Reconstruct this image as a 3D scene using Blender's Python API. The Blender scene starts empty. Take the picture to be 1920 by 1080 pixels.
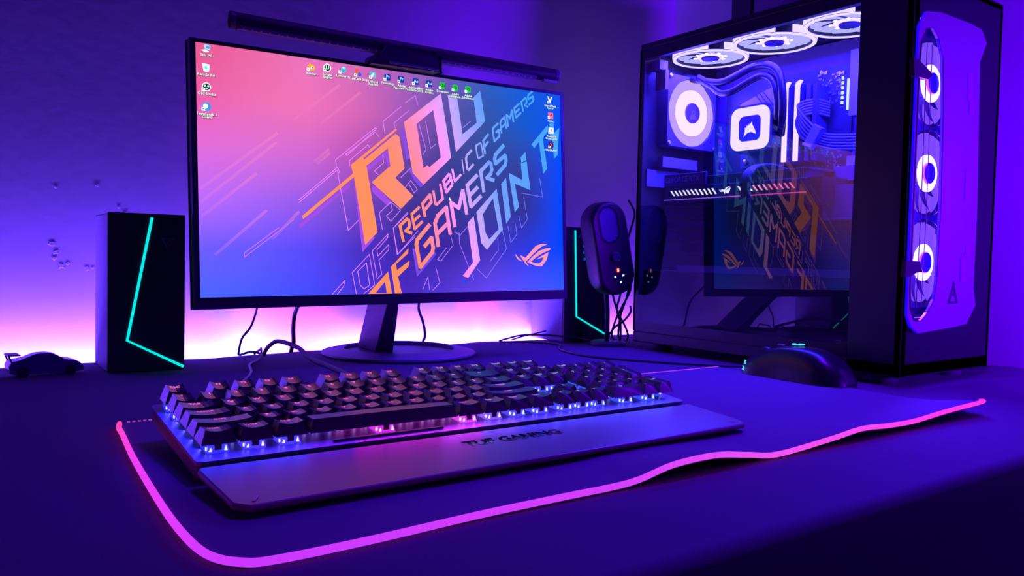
import bpy, bmesh, math, random
from mathutils import Vector, Matrix
from mathutils.geometry import tessellate_polygon
random.seed(7)
PI = math.pi
SC = bpy.context.scene
COL = SC.collection

# ------------------------------------------------------------------ camera, world, lamps, exposure
cam_d = bpy.data.cameras.new('camera'); cam = bpy.data.objects.new('camera', cam_d); COL.objects.link(cam)
right = Vector((0.812786, -0.582124, 0.022583)); down = Vector((-0.004306, -0.044767, -0.998988)); fwd = Vector((0.582546, 0.811867, -0.038892))
M = Matrix.Identity(4)
for i in range(3):
    M[i][0], M[i][1], M[i][2] = right[i], -down[i], -fwd[i]
M[0][3], M[1][3], M[2][3] = -0.130363, -0.624073, 0.148631
cam.matrix_world = M
cam_d.sensor_width = 36; cam_d.lens = 1486.05 / 1920 * 36; cam_d.clip_start = 0.01; cam_d.clip_end = 30
SC.camera = cam

w = bpy.data.worlds.new('world'); SC.world = w; w.use_nodes = True
w.node_tree.nodes['Background'].inputs[0].default_value = (0.13, 0.0, 1.0, 1); w.node_tree.nodes['Background'].inputs[1].default_value = 0.07

def area(name, loc, aim, size, power, col, size_y=None, spread=180):
    d = bpy.data.lights.new(name, 'AREA'); d.energy = power; d.color = col; d.size = size; d.spread = math.radians(spread)
    if size_y: d.shape = 'RECTANGLE'; d.size_y = size_y
    o = bpy.data.objects.new(name, d); COL.objects.link(o); o.location = loc
    o.rotation_euler = Vector(aim).to_track_quat('-Z', 'Y').to_euler(); return o
# added violet fill from overhead, no fitting seen there
area('overhead_fill', (0.66, -0.22, 1.7), (-0.02, 0.0, -1), 0.3, 5.0, (0.11, 0.0, 1.0), spread=64)
# the colour strip glued behind the desk edge, section by section (it lights the wall)
W1, W2 = (0.150, 0.064, 1.0), (0.135, 0.066, 1.0)
STRIP = [(-0.34, -0.14, (0.17, 0.055, 1.0), 1.0, 150), (-0.14, 0.03, W1, 1.15, 150), (0.03, 0.12, W1, 1.0, 150), (0.12, 0.212, (0.18, 0.066, 1.0), 1.15, 150),
         (0.212, 0.250, (0.05, 0.10, 1.0), 0.9, 110), (0.250, 0.262, (0.9, 0.02, 1.0), 0.9, 70), (0.262, 0.30, (0.13, 0.08, 1.0), 1.0, 130), (0.30, 0.34, (0.45, 0.03, 1.0), 0.75, 100),
         (0.34, 0.46, W1, 1.2, 150), (0.46, 0.64, W2, 1.3, 150), (0.64, 0.652, (0.9, 0.03, 0.8), 0.9, 70), (0.652, 0.84, W2, 1.1, 150), (0.84, 1.12, (0.16, 0.045, 1.0), 0.7, 150)]
for i, (a, b, c, p, sp) in enumerate(STRIP):
    area('strip_light', ((a + b) / 2, 0.540, -0.020), (0, 0.35, 1.0), b - a, 10.5 * p * (b - a), c, 0.008, sp)
# added violet fill beyond the frame, brightens right wall and computer front
area('side_fill', (0.95, -1.05, 0.20), (0.17, 0.95, 0.06), 0.2, 7.5, (0.13, 0.0, 1.0), spread=62)
SC.view_settings.view_transform = 'Standard'; SC.view_settings.look = 'None'; SC.view_settings.exposure = 0; SC.view_settings.gamma = 1
SC.view_settings.use_curve_mapping = False
SC.cycles.use_denoising = True; SC.cycles.sample_clamp_indirect = 3; SC.cycles.max_bounces = 10; SC.cycles.transparent_max_bounces = 16
SC.cycles.caustics_reflective = False; SC.cycles.caustics_refractive = False

# ------------------------------------------------------------------ helpers
def lin(c): c /= 255; return c / 12.92 if c <= 0.04045 else ((c + 0.055) / 1.055) ** 2.4
def S(r, g, b): return (lin(r), lin(g), lin(b))
MATS = {}
def mat(name, col=(0.05, 0.05, 0.05), rough=0.5, metal=0.0, emit=None, es=1.0, coat=0, spec=0.5, bump=None, trans=0, alpha=1, vary=None, ior=1.5):
    if name in MATS: return MATS[name]
    m = bpy.data.materials.new(name); m.use_nodes = True; nt = m.node_tree; b = nt.nodes['Principled BSDF']
    b.inputs['Base Color'].default_value = (*col, 1); b.inputs['Roughness'].default_value = rough; b.inputs['Metallic'].default_value = metal
    b.inputs['Specular IOR Level'].default_value = spec; b.inputs['Coat Weight'].default_value = coat; b.inputs['Transmission Weight'].default_value = trans; b.inputs['Alpha'].default_value = alpha
    b.inputs['IOR'].default_value = ior
    if emit: b.inputs['Emission Color'].default_value = (*emit, 1); b.inputs['Emission Strength'].default_value = es
    if bump or vary:
        tc = nt.nodes.new('ShaderNodeTexCoord'); n = nt.nodes.new('ShaderNodeTexNoise'); nt.links.new(tc.outputs['Object'], n.inputs['Vector'])
        n.inputs['Scale'].default_value = (bump or vary)[0]; n.inputs['Detail'].default_value = 4
        if bump:
            bp = nt.nodes.new('ShaderNodeBump'); bp.inputs['Strength'].default_value = bump[1]; bp.inputs['Distance'].default_value = bump[2]
            nt.links.new(n.outputs['Fac'], bp.inputs['Height']); nt.links.new(bp.outputs['Normal'], b.inputs['Normal'])
        if vary:
            r = nt.nodes.new('ShaderNodeMix'); r.data_type = 'RGBA'; r.inputs['A'].default_value = (*[x * (1 - vary[1]) for x in col], 1); r.inputs['B'].default_value = (*[x * (1 + vary[1]) for x in col], 1)
            nt.links.new(n.outputs['Fac'], r.inputs['Factor']); nt.links.new(r.outputs['Result'], b.inputs['Base Color'])
    MATS[name] = m; return m
def glow(name, col, s=1.0):
    if name in MATS: return MATS[name]
    m = bpy.data.materials.new(name); m.use_nodes = True; nt = m.node_tree; nt.nodes.clear()
    e = nt.nodes.new('ShaderNodeEmission'); o = nt.nodes.new('ShaderNodeOutputMaterial'); nt.links.new(e.outputs[0], o.inputs[0])
    e.inputs[1].default_value = s
    if col == 'attr':
        a = nt.nodes.new('ShaderNodeAttribute'); a.attribute_name = 'Col'; nt.links.new(a.outputs['Color'], e.inputs[0])
    else: e.inputs[0].default_value = (*col, 1)
    MATS[name] = m; return m
def glass(name, tint, ior, rough=0.02):
    if name in MATS: return MATS[name]
    m = bpy.data.materials.new(name); m.use_nodes = True; nt = m.node_tree; nt.nodes.clear()
    t = nt.nodes.new('ShaderNodeBsdfTransparent'); t.inputs[0].default_value = (*tint, 1); g = nt.nodes.new('ShaderNodeBsdfGlossy'); g.inputs['Roughness'].default_value = rough
    f = nt.nodes.new('ShaderNodeFresnel'); f.inputs[0].default_value = ior; x = nt.nodes.new('ShaderNodeMixShader'); o = nt.nodes.new('ShaderNodeOutputMaterial')
    ge = nt.nodes.new('ShaderNodeNewGeometry'); sb = nt.nodes.new('ShaderNodeMath'); sb.operation = 'SUBTRACT'; sb.inputs[0].default_value = 1; nt.links.new(ge.outputs['Backfacing'], sb.inputs[1])
    mu = nt.nodes.new('ShaderNodeMath'); mu.operation = 'MULTIPLY'; nt.links.new(f.outputs[0], mu.inputs[0]); nt.links.new(sb.outputs[0], mu.inputs[1])
    nt.links.new(mu.outputs[0], x.inputs[0]); nt.links.new(t.outputs[0], x.inputs[1]); nt.links.new(g.outputs[0], x.inputs[2]); nt.links.new(x.outputs[0], o.inputs[0])
    MATS[name] = m; return m
def frosted(name, col, rough=0.35, mixf=0.5, clear=0.25):
    if name in MATS: return MATS[name]
    m = bpy.data.materials.new(name); m.use_nodes = True; nt = m.node_tree; nt.nodes.clear()
    N = nt.nodes.new; d = N('ShaderNodeBsdfDiffuse'); d.inputs[0].default_value = (*col, 1); t = N('ShaderNodeBsdfTranslucent'); t.inputs[0].default_value = (*col, 1)
    x = N('ShaderNodeMixShader'); x.inputs[0].default_value = mixf; nt.links.new(d.outputs[0], x.inputs[1]); nt.links.new(t.outputs[0], x.inputs[2])
    tr = N('ShaderNodeBsdfTransparent'); y = N('ShaderNodeMixShader'); y.inputs[0].default_value = clear; nt.links.new(x.outputs[0], y.inputs[1]); nt.links.new(tr.outputs[0], y.inputs[2])
    g = N('ShaderNodeBsdfGlossy'); g.inputs['Roughness'].default_value = rough; f = N('ShaderNodeFresnel'); f.inputs[0].default_value = 1.5
    z = N('ShaderNodeMixShader'); nt.links.new(f.outputs[0], z.inputs[0]); nt.links.new(y.outputs[0], z.inputs[1]); nt.links.new(g.outputs[0], z.inputs[2])
    o = N('ShaderNodeOutputMaterial'); nt.links.new(z.outputs[0], o.inputs[0]); MATS[name] = m; return m

WM = {}
def setm(o, m, parent=None):
    WM[o.name] = m
    if parent: o.parent = parent; o.matrix_local = WM[parent.name].inverted() @ m
    else: o.matrix_world = m
def T(x=0, y=0, z=0): return Matrix.Translation((x, y, z))
def RX(a): return Matrix.Rotation(a, 4, 'X')
def RY(a): return Matrix.Rotation(a, 4, 'Y')
def RZ(a): return Matrix.Rotation(a, 4, 'Z')
I4 = Matrix.Identity(4)
def tag(o, label=None, cat=None, group=None, kind=None):
    if label: o['label'] = label
    if cat: o['category'] = cat
    if group: o['group'] = group
    if kind: o['kind'] = kind
    return o
def thing(name, label, cat, m=I4, group=None):
    o = bpy.data.objects.new(name, None); o.empty_display_size = 0.01; COL.objects.link(o); setm(o, m); return tag(o, label, cat, group)

TXT = {}
def text_data(s, bold=0.0, align='CENTER', ls=0.8):
    k = (s, bold, align)
    if k in TXT: return TXT[k]
    cu = bpy.data.curves.new('t', 'FONT'); cu.body = s; cu.align_x = align; cu.align_y = 'CENTER'; cu.offset = bold; cu.resolution_u = 2; cu.space_line = ls; cu.fill_mode = 'FRONT'
    ob = bpy.data.objects.new('t', cu); me = bpy.data.meshes.new_from_object(ob)
    r = ([v.co.copy() for v in me.vertices], [tuple(p.vertices) for p in me.polygons])
    bpy.data.objects.remove(ob); bpy.data.curves.remove(cu); bpy.data.meshes.remove(me); TXT[k] = r; return r

class MB:
    def __init__(s): s.v = []; s.f = []; s.c = []; s.mi = []; s.col = (1, 1, 1); s.m = I4; s.k = 0
    def add(s, vs, fs, cols=None):
        n = len(s.v); s.v += [s.m @ Vector(v) for v in vs]
        for f in fs: s.f.append(tuple(i + n for i in f)); s.c.append(cols or s.col); s.mi.append(s.k)
        return s
    def box(s, x0, x1, y0, y1, z0, z1, m=I4):
        vs = [m @ Vector((x, y, z)) for x in (x0, x1) for y in (y0, y1) for z in (z0, z1)]
        return s.add(vs, [(0, 1, 3, 2), (4, 6, 7, 5), (0, 4, 5, 1), (2, 3, 7, 6), (0, 2, 6, 4), (1, 5, 7, 3)])
    def frustum(s, b, t, z0, z1, off=(0, 0)):
        vs = [(-b[0], -b[1], z0), (b[0], -b[1], z0), (b[0], b[1], z0), (-b[0], b[1], z0), (-t[0] + off[0], -t[1] + off[1], z1), (t[0] + off[0], -t[1] + off[1], z1), (t[0] + off[0], t[1] + off[1], z1), (-t[0] + off[0], t[1] + off[1], z1)]
        return s.add(vs, [(3, 2, 1, 0), (4, 5, 6, 7), (0, 1, 5, 4), (1, 2, 6, 5), (2, 3, 7, 6), (3, 0, 4, 7)])
    def prism(s, pts, z0, z1, m=I4, holes=()):
        # polygon in local XY, extruded from z0 to z1
        loops = [list(pts)] + [list(h) for h in holes]; tess = tessellate_polygon([[Vector((p[0], p[1], 0)) for p in l] for l in loops])
        flat = [p for l in loops for p in l]; n = len(flat)
        vs = [m @ Vector((p[0], p[1], z0)) for p in flat]
        if z1 is None: return s.add(vs, [tuple(t) for t in tess])
        vs += [m @ Vector((p[0], p[1], z1)) for p in flat]
        fs = [tuple(t) for t in tess] + [tuple(i + n for i in reversed(t)) for t in tess]; b = 0
        for l in loops:
            k = len(l)
            for i in range(k): j = (i + 1) % k; fs.append((b + i, b + j, b + j + n, b + i + n))
            b += k
        return s.add(vs, fs)
    def tube(s, pts, r, n=8, closed=False, flat=1.0, cols=None):
        pts = [Vector(p) for p in pts]; L = len(pts); rings = []; up = Vector((0, 0, 1)); b = len(s.v); vs = []
        prev = None
        for i, p in enumerate(pts):
            if closed: t = pts[(i + 1) % L] - pts[i - 1]
            else: t = pts[min(i + 1, L - 1)] - pts[max(i - 1, 0)]
            t.normalize()
            if prev is None:
                a = t.cross(up) if abs(t.z) < 0.95 else t.cross(Vector((1, 0, 0))); a.normalize()
            else:
                a = prev - t * prev.dot(t); a.normalize()
            prev = a; q = t.cross(a); rr = r[i] if isinstance(r, (list, tuple)) else r
            vs += [p + (a * math.cos(2 * PI * k / n) + q * math.sin(2 * PI * k / n) * flat) * rr for k in range(n)]
        m = L if closed else L - 1
        for i in range(m):
            j = (i + 1) % L
            s.add([], [], None)
            for k in range(n):
                s.f.append((b + i * n + k, b + i * n + (k + 1) % n, b + j * n + (k + 1) % n, b + j * n + k)); s.c.append(cols[i] if cols else s.col); s.mi.append(s.k)
        if not closed:
            s.f.append(tuple(b + k for k in reversed(range(n)))); s.c.append(cols[0] if cols else s.col); s.mi.append(s.k)
            s.f.append(tuple(b + (L - 1) * n + k for k in range(n))); s.c.append(cols[-1] if cols else s.col); s.mi.append(s.k)
        s.v += [s.m @ v for v in vs]; return s
    def lathe(s, prof, n=32, m=I4, closed=False):
        vs = []; fs = []; k = len(prof)
        for i in range(n):
            a = 2 * PI * i / n
            for r, z in prof: vs.append(m @ Vector((r * math.cos(a), r * math.sin(a), z)))
        for i in range(n):
            j = (i + 1) % n
            for q in range(k if closed else k - 1): p = (q + 1) % k; fs.append((i * k + q, j * k + q, j * k + p, i * k + p))
        return s.add(vs, fs)
    def disc(s, r, z=0, n=24, m=I4): return s.add([m @ Vector((r * math.cos(2 * PI * i / n), r * math.sin(2 * PI * i / n), z)) for i in range(n)], [tuple(range(n))])
    def text(s, t, size, m=I4, bold=0.0, sx=1.0, align='CENTER', z=0.0):
        vs, fs = text_data(t, bold, align); return s.add([m @ Vector((v.x * size * sx, v.y * size, z)) for v in vs], fs)
    def build(s, name, mats, parent=None, frame=None, world=True, smooth=False, bevel=0, label=None, kind=None, local=None):
        # geometry is in world coordinates unless local (a matrix) is given: then it is in that frame
        me = bpy.data.meshes.new(name); pm = WM[parent.name] if parent else I4
        if local is not None: om = local; inv = I4
        else: om = pm; inv = pm.inverted()
        me.from_pydata([inv @ v for v in s.v] if inv is not I4 else s.v, [], s.f)
        ms = mats if isinstance(mats, (list, tuple)) else [mats]
        for m_ in ms: me.materials.append(m_)
        if len(ms) > 1:
            for p, k in zip(me.polygons, s.mi): p.material_index = k
        if any(c is not s.c[0] and c != s.c[0] for c in s.c) or any('attr' == x for x in ()) or name in ('screen',) or ms[0].name.startswith('print'):
            at = me.color_attributes.new('Col', 'FLOAT_COLOR', 'CORNER'); i = 0
            for p, c in zip(me.polygons, s.c):
                for q in range(p.loop_total):
                    cc = c[q] if isinstance(c[0], (tuple, list)) else c
                    at.data[i].color = (*cc[:3], 1); i += 1
        if smooth:
            for p in me.polygons: p.use_smooth = True
        me.update()
        o = bpy.data.objects.new(name, me); COL.objects.link(o); setm(o, om, parent)
        if bevel:
            b = o.modifiers.new('b', 'BEVEL'); b.width = bevel; b.segments = 2; b.limit_method = 'ANGLE'; b.angle_limit = math.radians(35)
        if smooth == 'auto':
            for p in me.polygons: p.use_smooth = True
            me.set_sharp_from_angle(angle=math.radians(35))
        if label: o['label'] = label
        if kind: o['kind'] = kind
        return o
def inst(src, m, parent, name=None):
    o = src.copy(); COL.objects.link(o)
    if name: o.name = name
    setm(o, m, parent); return o
def spline(pts, n=8):
    P = [Vector(p) for p in pts]; out = []
    for i in range(len(P) - 1):
        p0 = P[max(i - 1, 0)]; p1 = P[i]; p2 = P[i + 1]; p3 = P[min(i + 2, len(P) - 1)]
        for k in range(n):
            t = k / n; out.append(0.5 * ((2 * p1) + (p2 - p0) * t + (2 * p0 - 5 * p1 + 4 * p2 - p3) * t * t + (3 * p1 - p0 - 3 * p2 + p3) * t ** 3))
    out.append(P[-1]); return out
def rrect(x0, x1, y0, y1, r, n=5):
    out = []
    for cx, cy, a0 in ((x1 - r, y1 - r, 0), (x0 + r, y1 - r, 90), (x0 + r, y0 + r, 180), (x1 - r, y0 + r, 270)):
        for k in range(n + 1): a = math.radians(a0 + 90 * k / n); out.append((cx + r * math.cos(a), cy + r * math.sin(a)))
    return out
def lerp(a, b, t): return tuple(x + (y - x) * t for x, y in zip(a, b))
def ramp(stops, t):
    if t <= stops[0][0]: return stops[0][1]
    for (a, ca), (b, cb) in zip(stops, stops[1:]):
        if t <= b: return lerp(ca, cb, (t - a) / (b - a))
    return stops[-1][1]

# ------------------------------------------------------------------ materials
plaster = mat('plaster', (0.62, 0.55, 0.62), 0.85)
nt = plaster.node_tree; N = nt.nodes.new; b = nt.nodes['Principled BSDF']; tc = N('ShaderNodeTexCoord')
mp = N('ShaderNodeMapping'); mp.inputs['Scale'].default_value = (1, 1, 0.25); nt.links.new(tc.outputs['Object'], mp.inputs[0])
n1 = N('ShaderNodeTexNoise'); n1.inputs['Scale'].default_value = 300; n1.inputs['Detail'].default_value = 3; nt.links.new(mp.outputs[0], n1.inputs['Vector'])
n2 = N('ShaderNodeTexNoise'); n2.inputs['Scale'].default_value = 4; n2.inputs['Detail'].default_value = 6; nt.links.new(tc.outputs['Object'], n2.inputs['Vector'])
n3 = N('ShaderNodeTexNoise'); n3.inputs['Scale'].default_value = 55; n3.inputs['Detail'].default_value = 5; nt.links.new(tc.outputs['Object'], n3.inputs['Vector'])
ml = N('ShaderNodeMath'); ml.operation = 'MULTIPLY_ADD'; nt.links.new(n1.outputs['Fac'], ml.inputs[0]); ml.inputs[1].default_value = 0.10; nt.links.new(n3.outputs['Fac'], ml.inputs[2])
bp = N('ShaderNodeBump'); bp.inputs['Strength'].default_value = 0.12; bp.inputs['Distance'].default_value = 0.0015; nt.links.new(ml.outputs[0], bp.inputs['Height']); nt.links.new(bp.outputs[0], b.inputs['Normal'])
rp = N('ShaderNodeValToRGB'); rp.color_ramp.elements[0].position = 0.3; rp.color_ramp.elements[0].color = (0.56, 0.42, 0.62, 1); rp.color_ramp.elements[1].position = 0.7; rp.color_ramp.elements[1].color = (0.66, 0.52, 0.72, 1)
nt.links.new(n2.outputs['Fac'], rp.inputs[0]); nt.links.new(rp.outputs[0], b.inputs['Base Color'])

black = mat('black_plastic', (0.045, 0.035, 0.055), 0.42)
black_soft = mat('black_matte', (0.04, 0.03, 0.05), 0.75)
blackg = mat('black_gloss', (0.012, 0.010, 0.016), 0.18)
dark_metal = mat('dark_metal', (0.10, 0.09, 0.11), 0.35, 0.6)
cloth = mat('desk_cloth', (0.095, 0.05, 0.125), 0.95, bump=(900, 0.3, 0.001), vary=(14, 0.15))
padm = mat('pad_cloth', (0.15, 0.085, 0.19), 0.9, bump=(1200, 0.25, 0.001))
wood = mat('desk_board', (0.06, 0.045, 0.04), 0.6, vary=(30, 0.3))

SCR = {"solid":[[[188.14,167.39],[252.64,220.6],[254.55,218.76],[205.49,177.29],[206.69,175.4],[252.48,213.45],[257.61,209.75],[264.58,167.9],[250.59,154.49],[277.04,131.41],[258.01,113.15],[216.67,146.62],[243.81,170.06],[240.44,193.1],[209.88,167.73],[217.36,119.81],[223.7,81.16],[205.79,64.45],[192.62,148.69],[192.33,152.13],[123.82,95.21],[122.46,99.13],[190.95,156.42]],[[332.78,274.62],[347.06,278.13],[355.46,222.2],[379.02,240.59],[374.42,275.66],[385.85,287.08],[393.25,244.33],[344.37,196.08]],[[360.95,97.09],[371.06,107.54],[380.36,44.7],[360.15,19.78],[350.99,22.58],[368.45,41.44]],[[418.47,155.66],[426.95,165.24],[434.15,108.34],[425.99,98.14]],[[432.01,172.75],[455.77,163.51],[453.82,187.79],[464.23,191.74],[470.09,149.31],[442.13,157.44],[448.92,123.56],[441.3,115.25],[434.3,157.38]],[[453.65,197.08],[462.6,205.8],[463.68,193.31],[454.63,189.13]],[[473.27,217.49],[504.02,249.62],[505.23,240.7],[494.25,229.05],[501.84,183.77],[494.17,175.09],[487.29,222.73],[478.49,212.57]],[[507.6,254.9],[515.17,255.65],[515.78,238.37],[525.88,247.26],[521.78,205.8],[515.05,199.51],[511.65,228.11],[508.17,236.03]],[[268.14,60.72],[267.14,53.51],[249.29,39.27],[250.44,30.93],[269.13,43.88],[268.47,36.68],[251.92,22.57],[256.76,-0.3],[246.79,-0.41],[241.78,35.49]]],"holes":[[[[264.86,230.13],[322.02,275.61],[329.14,234.16],[329.76,231.2],[336.38,187.88],[330.22,181.83],[292.38,147.54],[276.31,162.82]],[[283.95,229.75],[309.65,251.25],[320.07,186.66],[302.4,172.38],[298.77,174.22],[292.88,170.55]]],[[[375.69,113.19],[410.5,148.31],[419.9,89.71],[392.1,59.72],[382.81,69.35]],[[386.59,110.83],[403.98,134.37],[412.66,89.54],[396.28,74.94],[390.36,84.11]]],[[[208.74,0.37],[237.55,29.47],[242.67,-0.32]],[[219.13,1.2],[232.7,15.97],[234.99,0.89]]]],"shadow":[[[191.84,149.13],[201.95,54.78],[219.84,73.6],[209.66,83.07],[207.82,71.15],[200.48,97.63],[195.06,138.72]],[[118.35,87.97],[119.71,84.05],[186.51,138.99],[185.81,142.91]],[[209.84,165.99],[240.39,190.5],[243.82,170.65],[239.89,166.84],[237.01,181.98],[211.98,161.48]],[[216.28,140.18],[221.61,142.8],[245.37,121.61],[238.82,116.01],[217.65,133.83]],[[260.44,219.55],[265.09,222.37],[272.79,181.06],[268.13,179.52]],[[270.52,167.7],[274.5,167.96],[281.64,158.78],[293.51,147.37],[288.02,143.44],[277.52,153.71]],[[274.09,60.04],[280.09,21.91],[310.27,52.62],[307.72,56.51],[282.79,27.74],[278.35,60.09]],[[348.96,13.82],[350.85,16.52],[359.12,15.3],[356.25,11.01]]],"thin":[[[118.8,118.89],[170.02,162.95],[172.65,157.2],[170.45,154.78],[169.96,159.87],[118.73,115.57]],[[168.82,162.07],[167.48,172.21],[223.19,218.63],[225.45,218.03],[182.93,178.83],[181.76,180.69],[223.07,212.77],[228.63,207.17]],[[186.54,166.13],[186.19,172.65],[212.69,195.52],[214.74,191.96]],[[237.01,212.63],[234.54,228.31],[261.1,250.65]],[[252.0,221.13],[250.19,227.49],[272.87,246.9]],[[170.45,154.78],[176.88,118.07],[183.03,82.44],[197.31,96.05]],[[233.23,184.05],[234.28,173.53],[220.74,161.46],[226.32,157.13]],[[259.08,155.6],[273.86,169.12]],[[264.69,142.19],[273.5,152.27],[283.26,140.76],[277.8,135.66],[270.74,147.31]],[[192.22,1.0],[187.34,28.24],[211.4,51.89],[218.07,11.66],[202.89,0.78]],[[194.69,29.67],[207.19,40.74],[211.04,11.76],[203.33,6.69],[197.92,11.95],[194.69,29.67]],[[238.6,79.23],[215.48,56.39],[221.93,19.83],[228.52,25.77],[224.87,44.5],[238.98,58.12],[239.12,64.91],[223.36,49.73],[222.25,57.95],[237.67,73.93],[238.6,79.23]],[[160.02,0.92],[177.1,18.08],[175.42,11.1],[166.82,0.78]],[[230.57,85.06],[226.65,106.7],[242.78,121.63],[245.85,111.17],[236.66,103.29],[243.06,95.95],[257.47,111.61],[243.6,121.67]],[[246.16,86.96],[267.48,108.93]],[[251.22,52.18],[246.16,86.96],[252.05,52.18],[278.68,77.0]],[[246.21,86.98],[252.09,52.2],[283.16,84.82]],[[246.21,86.98],[268.34,107.44]],[[311.88,45.59],[317.15,43.56],[337.0,65.81],[332.32,82.83]],[[311.88,45.59],[326.47,62.2]],[[418.91,89.69],[425.74,61.72],[390.23,19.5],[375.36,32.08]],[[410.8,76.34],[411.37,59.09],[397.48,43.44]],[[428.88,94.91],[433.27,70.44],[444.56,83.3],[440.99,101.9]],[[448.22,110.48],[452.85,92.7],[463.74,105.95],[457.59,139.37]],[[492.1,140.15],[487.53,168.05]],[[492.1,140.15],[454.06,144.23]],[[346.84,83.15],[347.4,67.22],[369.39,16.8]],[[339.59,84.57],[348.23,79.67],[361.79,93.11]],[[287.55,229.36],[297.58,196.14],[292.44,188.32]],[[297.59,234.8],[304.63,198.2],[312.84,204.85]],[[356.55,231.48],[369.19,241.93]],[[383.83,253.48],[391.92,249.65],[385.22,234.99],[383.83,253.48]],[[267.8,256.72],[282.65,267.98],[286.48,255.86]],[[288.3,4.51],[296.46,21.46],[298.7,4.33]],[[303.93,3.46],[314.71,13.46],[309.83,32.29]]],"streak":[[[3.18,127.61],[93.28,199.53]],[[2.88,111.5],[91.84,188.01]],[[4.11,95.45],[67.17,148.44]],[[18.31,50.69],[78.18,103.97]],[[114.52,218.14],[174.62,268.54]],[[148.7,216.58],[202.79,262.27]],[[140.02,168.47],[158.45,184.87]],[[143.83,166.25],[159.65,179.93]],[[85.93,70.48],[118.51,104.25]]],"streak2":[[[112.08,94.22],[51.21,47.38],[51.31,52.58],[93.46,83.95]]],"logo":[[[449.25,52.34],[459.05,48.89],[467.05,56.57],[478.06,66.69],[487.54,69.48],[501.1,69.86],[487.44,65.04],[474.19,55.45],[461.07,44.22],[459.61,42.46],[464.77,35.43],[458.13,40.12],[454.02,45.37]],[[440.55,54.31],[445.68,49.41],[453.26,43.03],[446.28,45.34],[442.85,48.23]],[[461.74,42.46],[472.66,51.31],[483.66,59.07],[494.68,62.75],[505.02,64.06],[503.83,60.76],[490.87,56.17],[477.65,49.28],[468.52,42.77],[476.0,40.6],[483.21,40.13],[488.01,43.1],[491.81,49.76],[478.3,46.33],[487.11,51.1],[501.54,57.45],[497.21,45.5],[488.2,35.99],[479.5,36.29],[469.5,38.95]]],"letters":[["R",[254.6,91.0],[259.81,67.23],[269.28,104.14]],["E",[272.53,107.05],[277.15,84.1],[286.13,118.84]],["P",[289.14,121.45],[293.02,101.95],[302.97,136.62]],["U",[306.04,139.98],[310.08,117.19],[319.28,151.61]],["B",[322.21,154.18],[327.19,136.39],[334.25,168.05]],["L",[336.91,171.12],[341.1,152.74],[348.58,182.63]],["I",[351.16,185.18],[354.19,162.5],[357.36,190.01]],["C",[358.73,191.07],[362.13,168.26],[370.07,202.72]],["O",[375.56,208.58],[379.59,187.24],[386.09,214.52]],["F",[388.41,215.83],[391.44,195.37],[398.55,227.96]],["G",[404.42,235.29],[407.66,214.33],[415.57,245.16]],["A",[417.55,246.91],[420.33,227.8],[427.48,255.84]],["M",[429.24,257.42],[431.68,238.65],[440.64,266.73]],["E",[442.66,268.38],[445.59,252.85],[453.64,277.81]],["R",[455.59,279.49],[459.13,263.7],[465.63,288.37]],["S",[467.41,289.94],[469.94,274.6],[477.47,298.57]],["G",[276.85,70.08],[283.68,29.6],[301.89,97.29]],["A",[306.03,101.78],[312.14,59.69],[328.62,122.14]],["M",[332.34,125.5],[338.81,87.78],[355.56,147.19]],["E",[359.39,150.77],[366.03,116.54],[378.79,168.9]],["R",[381.99,171.89],[387.58,139.58],[402.09,191.64]],["S",[405.4,194.89],[411.1,165.21],[424.78,215.06]]],"icons":{"left":[["This PC",[11.75,291.31]],["Recycle Bin",[11.33,268.79]],["OBS Studio",[11.51,246.35]],["TeamSpeak 3\nClient",[11.08,223.22]]],"top":[["blender",[137.81,286.76]],["Unreal\nEngine",[159.1,289.0]],["Luminar 4",[179.4,289.03]],["FreeCAD 0.19",[200.5,287.72]],["DaVinci\nResolve",[221.36,287.69]],["Photoshop",[241.92,287.56]],["Adobe\nPremiere Pro",[262.14,287.32]],["Adobe After\nEffects 2022",[283.6,287.19]],["Adobe\nAuditi...",[303.89,286.84]],["Dimension",[324.61,286.48]],["Adobe\nSubstance...",[344.91,286.01]],["Adobe\nSubstance...",[365.64,286.29]]],"right":[["Grand Theft\nAuto V",[509.02,287.56]],["Forza...",[509.97,264.22]],["Assassin's\nCreed Unity",[510.43,241.62]],["VALORANT",[509.9,219.73]]]},"cursor":[332.93,129.24]}
# ------------------------------------------------------------------ room
WB, WR = 0.56, 1.13
MB().box(-1.6, WR + 0.1, WB, WB + 0.1, -0.75, 1.9).build('wall_back', plaster, kind='structure')
MB().box(WR, WR + 0.1, -2.2, WB, -0.75, 1.9).build('wall_right', plaster, kind='structure')
MB().box(-1.6, WR + 0.1, -2.2, WB + 0.1, -0.80, -0.75).build('floor', mat('floor_tile', (0.12, 0.11, 0.12), 0.5, vary=(8, 0.2)), kind='structure')
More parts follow.
